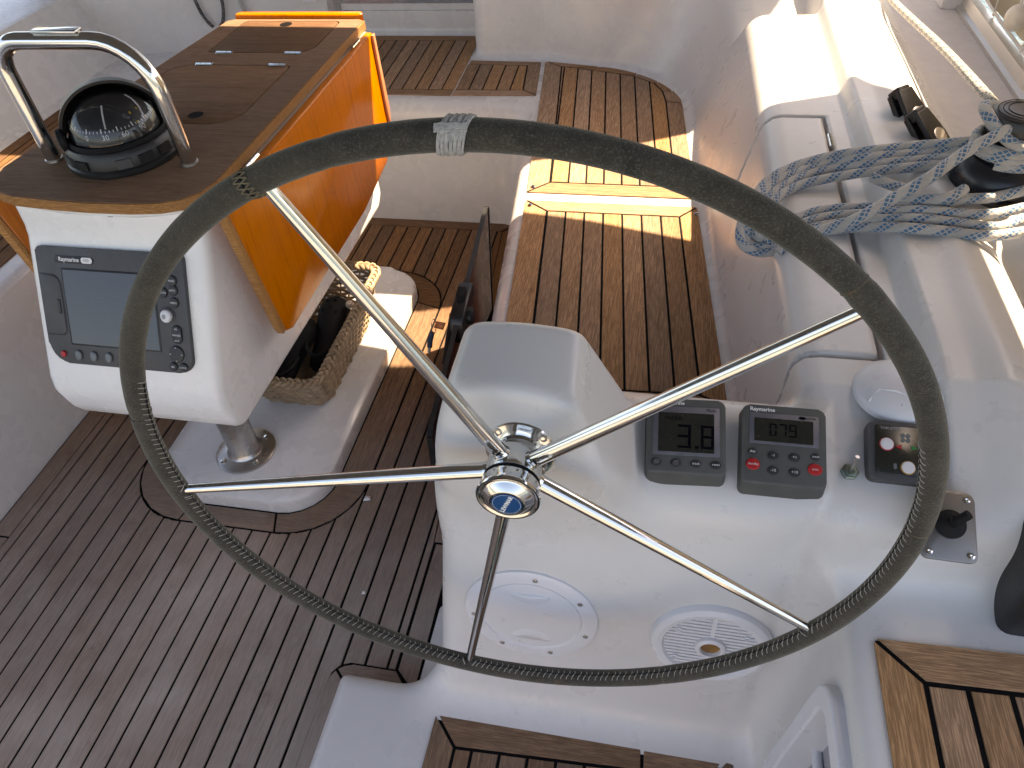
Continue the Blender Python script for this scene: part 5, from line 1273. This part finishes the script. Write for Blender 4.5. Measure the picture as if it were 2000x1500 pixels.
# ------------------------------------------------------------------ seat studs, scrap on the floor
for (x, y) in ((xs(-0.325, 1.99), 1.99), (xs(0.145, 1.995), 1.995), (xs(-0.325, 1.89), 1.885), (xs(0.15, 1.875), 1.875)):
    lathe('stud', [(0, 0), (0.007, 0), (0.0075, 0.002), (0.005, 0.0045), (0, 0.005)], STEEL, STBSEAT, 14, Matrix.Translation((x, y, 0.4542)))
for k, (x, y, lab) in enumerate(((-0.708, 1.105, 'white paper scrap on the floor behind the wheel spoke'), (-0.625, 0.832, 'tiny white paper scrap on the floor below the wheel rim'))):
    q = 0.010 if k == 0 else 0.005
    o = mesh('paper_scrap', [(x - q, y - q * 0.6, 0.002), (x + q, y - q * 0.3, 0.004), (x + q * 0.6, y + q, 0.0045), (x - q * 0.7, y + q * 0.8, 0.0075)], [(0, 1, 2, 3)], WHT, None); setp(o, label=lab, category='scrap'); o.modifiers.new('t', 'SOLIDIFY').thickness = 0.0004
    o['group'] = 'paper scraps'

# ------------------------------------------------------------------ shade overhead and surroundings (outside the picture)
def canopy(name, lab, cat, outline, z, crown, mat):
    P = ccw(outline); xs_ = [p[0] for p in P]; mx_ = (min(xs_) + max(xs_)) / 2; hw = (max(xs_) - min(xs_)) / 2
    T = thing(name, lab, cat, Matrix.Identity(4)); V = []; nn4 = 16; F = []
    y0 = [p for p in P]
    n4 = len(P)
    V = [(p[0], p[1], z) for p in P] + [(p[0], p[1], z + 0.004) for p in P]
    F = [tuple(range(n4 - 1, -1, -1)), tuple(range(n4, 2 * n4))] + [(i, (i + 1) % n4, n4 + (i + 1) % n4, n4 + i) for i in range(n4)]
    mesh('canvas', V, F, mat, T, False); return T
ZC = 1.98
bim = canopy('bimini', 'grey canvas bimini stretched over the helm', 'bimini', [(-3.3, -0.42), (1.45, -0.42), (1.45, 1.22), (1.085, 1.30), (1.085, 2.25), (0.97, 2.42), (0.80, 2.35), (0.50, 2.43), (0.30, 2.46), (0.10, 2.42), (-0.16, 2.46), (-0.61, 2.47), (-3.3, 2.55)], ZC, 0, NAVY)
for y in (-0.40, 1.1, 2.30): tube('hoop', [(-3.3, y, ZC - 0.015), (1.07, y, ZC - 0.015)], 0.012, STEEL, bim, 10)
spr = canopy('sprayhood', 'grey canvas sprayhood over the companionway', 'sprayhood', [(-3.0, 2.66), (0.10, 2.70), (0.45, 2.82), (0.80, 3.00), (0.95, 3.35), (0.95, 5.0), (-3.0, 5.0)], ZC, 0, NAVY)
tube('hoop', [(-3.0, 2.68, ZC - 0.015), (0.1, 2.72, ZC - 0.015), (0.8, 3.02, ZC - 0.015), (0.93, 3.35, ZC - 0.015), (0.93, 3.5, 0.8)], 0.012, STEEL, spr, 10)
def m_water():
    m, n, b = nodes('sea_water'); b.inputs['Base Color'].default_value = (0.02, 0.05, 0.06, 1); b.inputs['Roughness'].default_value = 0.08
    v = coords(n); bump(n, b, noise(n, v, 2.2, 5, 0.6), 0.5, 0.15); return m
WAT = struct(mesh('water', [(-1500, -1500, -1.1), (1500, -1500, -1.1), (1500, 1500, -1.1), (-1500, 1500, -1.1)], [(0, 1, 2, 3)], m_water(), None, False))
HULL = struct(mesh('hull', [(-3.2, -1.2, 0.64), (0.955, -1.2, 0.679), (0.955, 5.5, 0.679), (-3.2, 5.5, 0.64), (-2.9, -1.2, -1.2), (0.75, -1.2, -1.2), (0.6, 5.5, -1.2), (-2.8, 5.5, -1.2)], [(1, 5, 6, 2), (0, 3, 7, 4), (0, 4, 5, 1), (3, 2, 6, 7)], GELC, None, False))
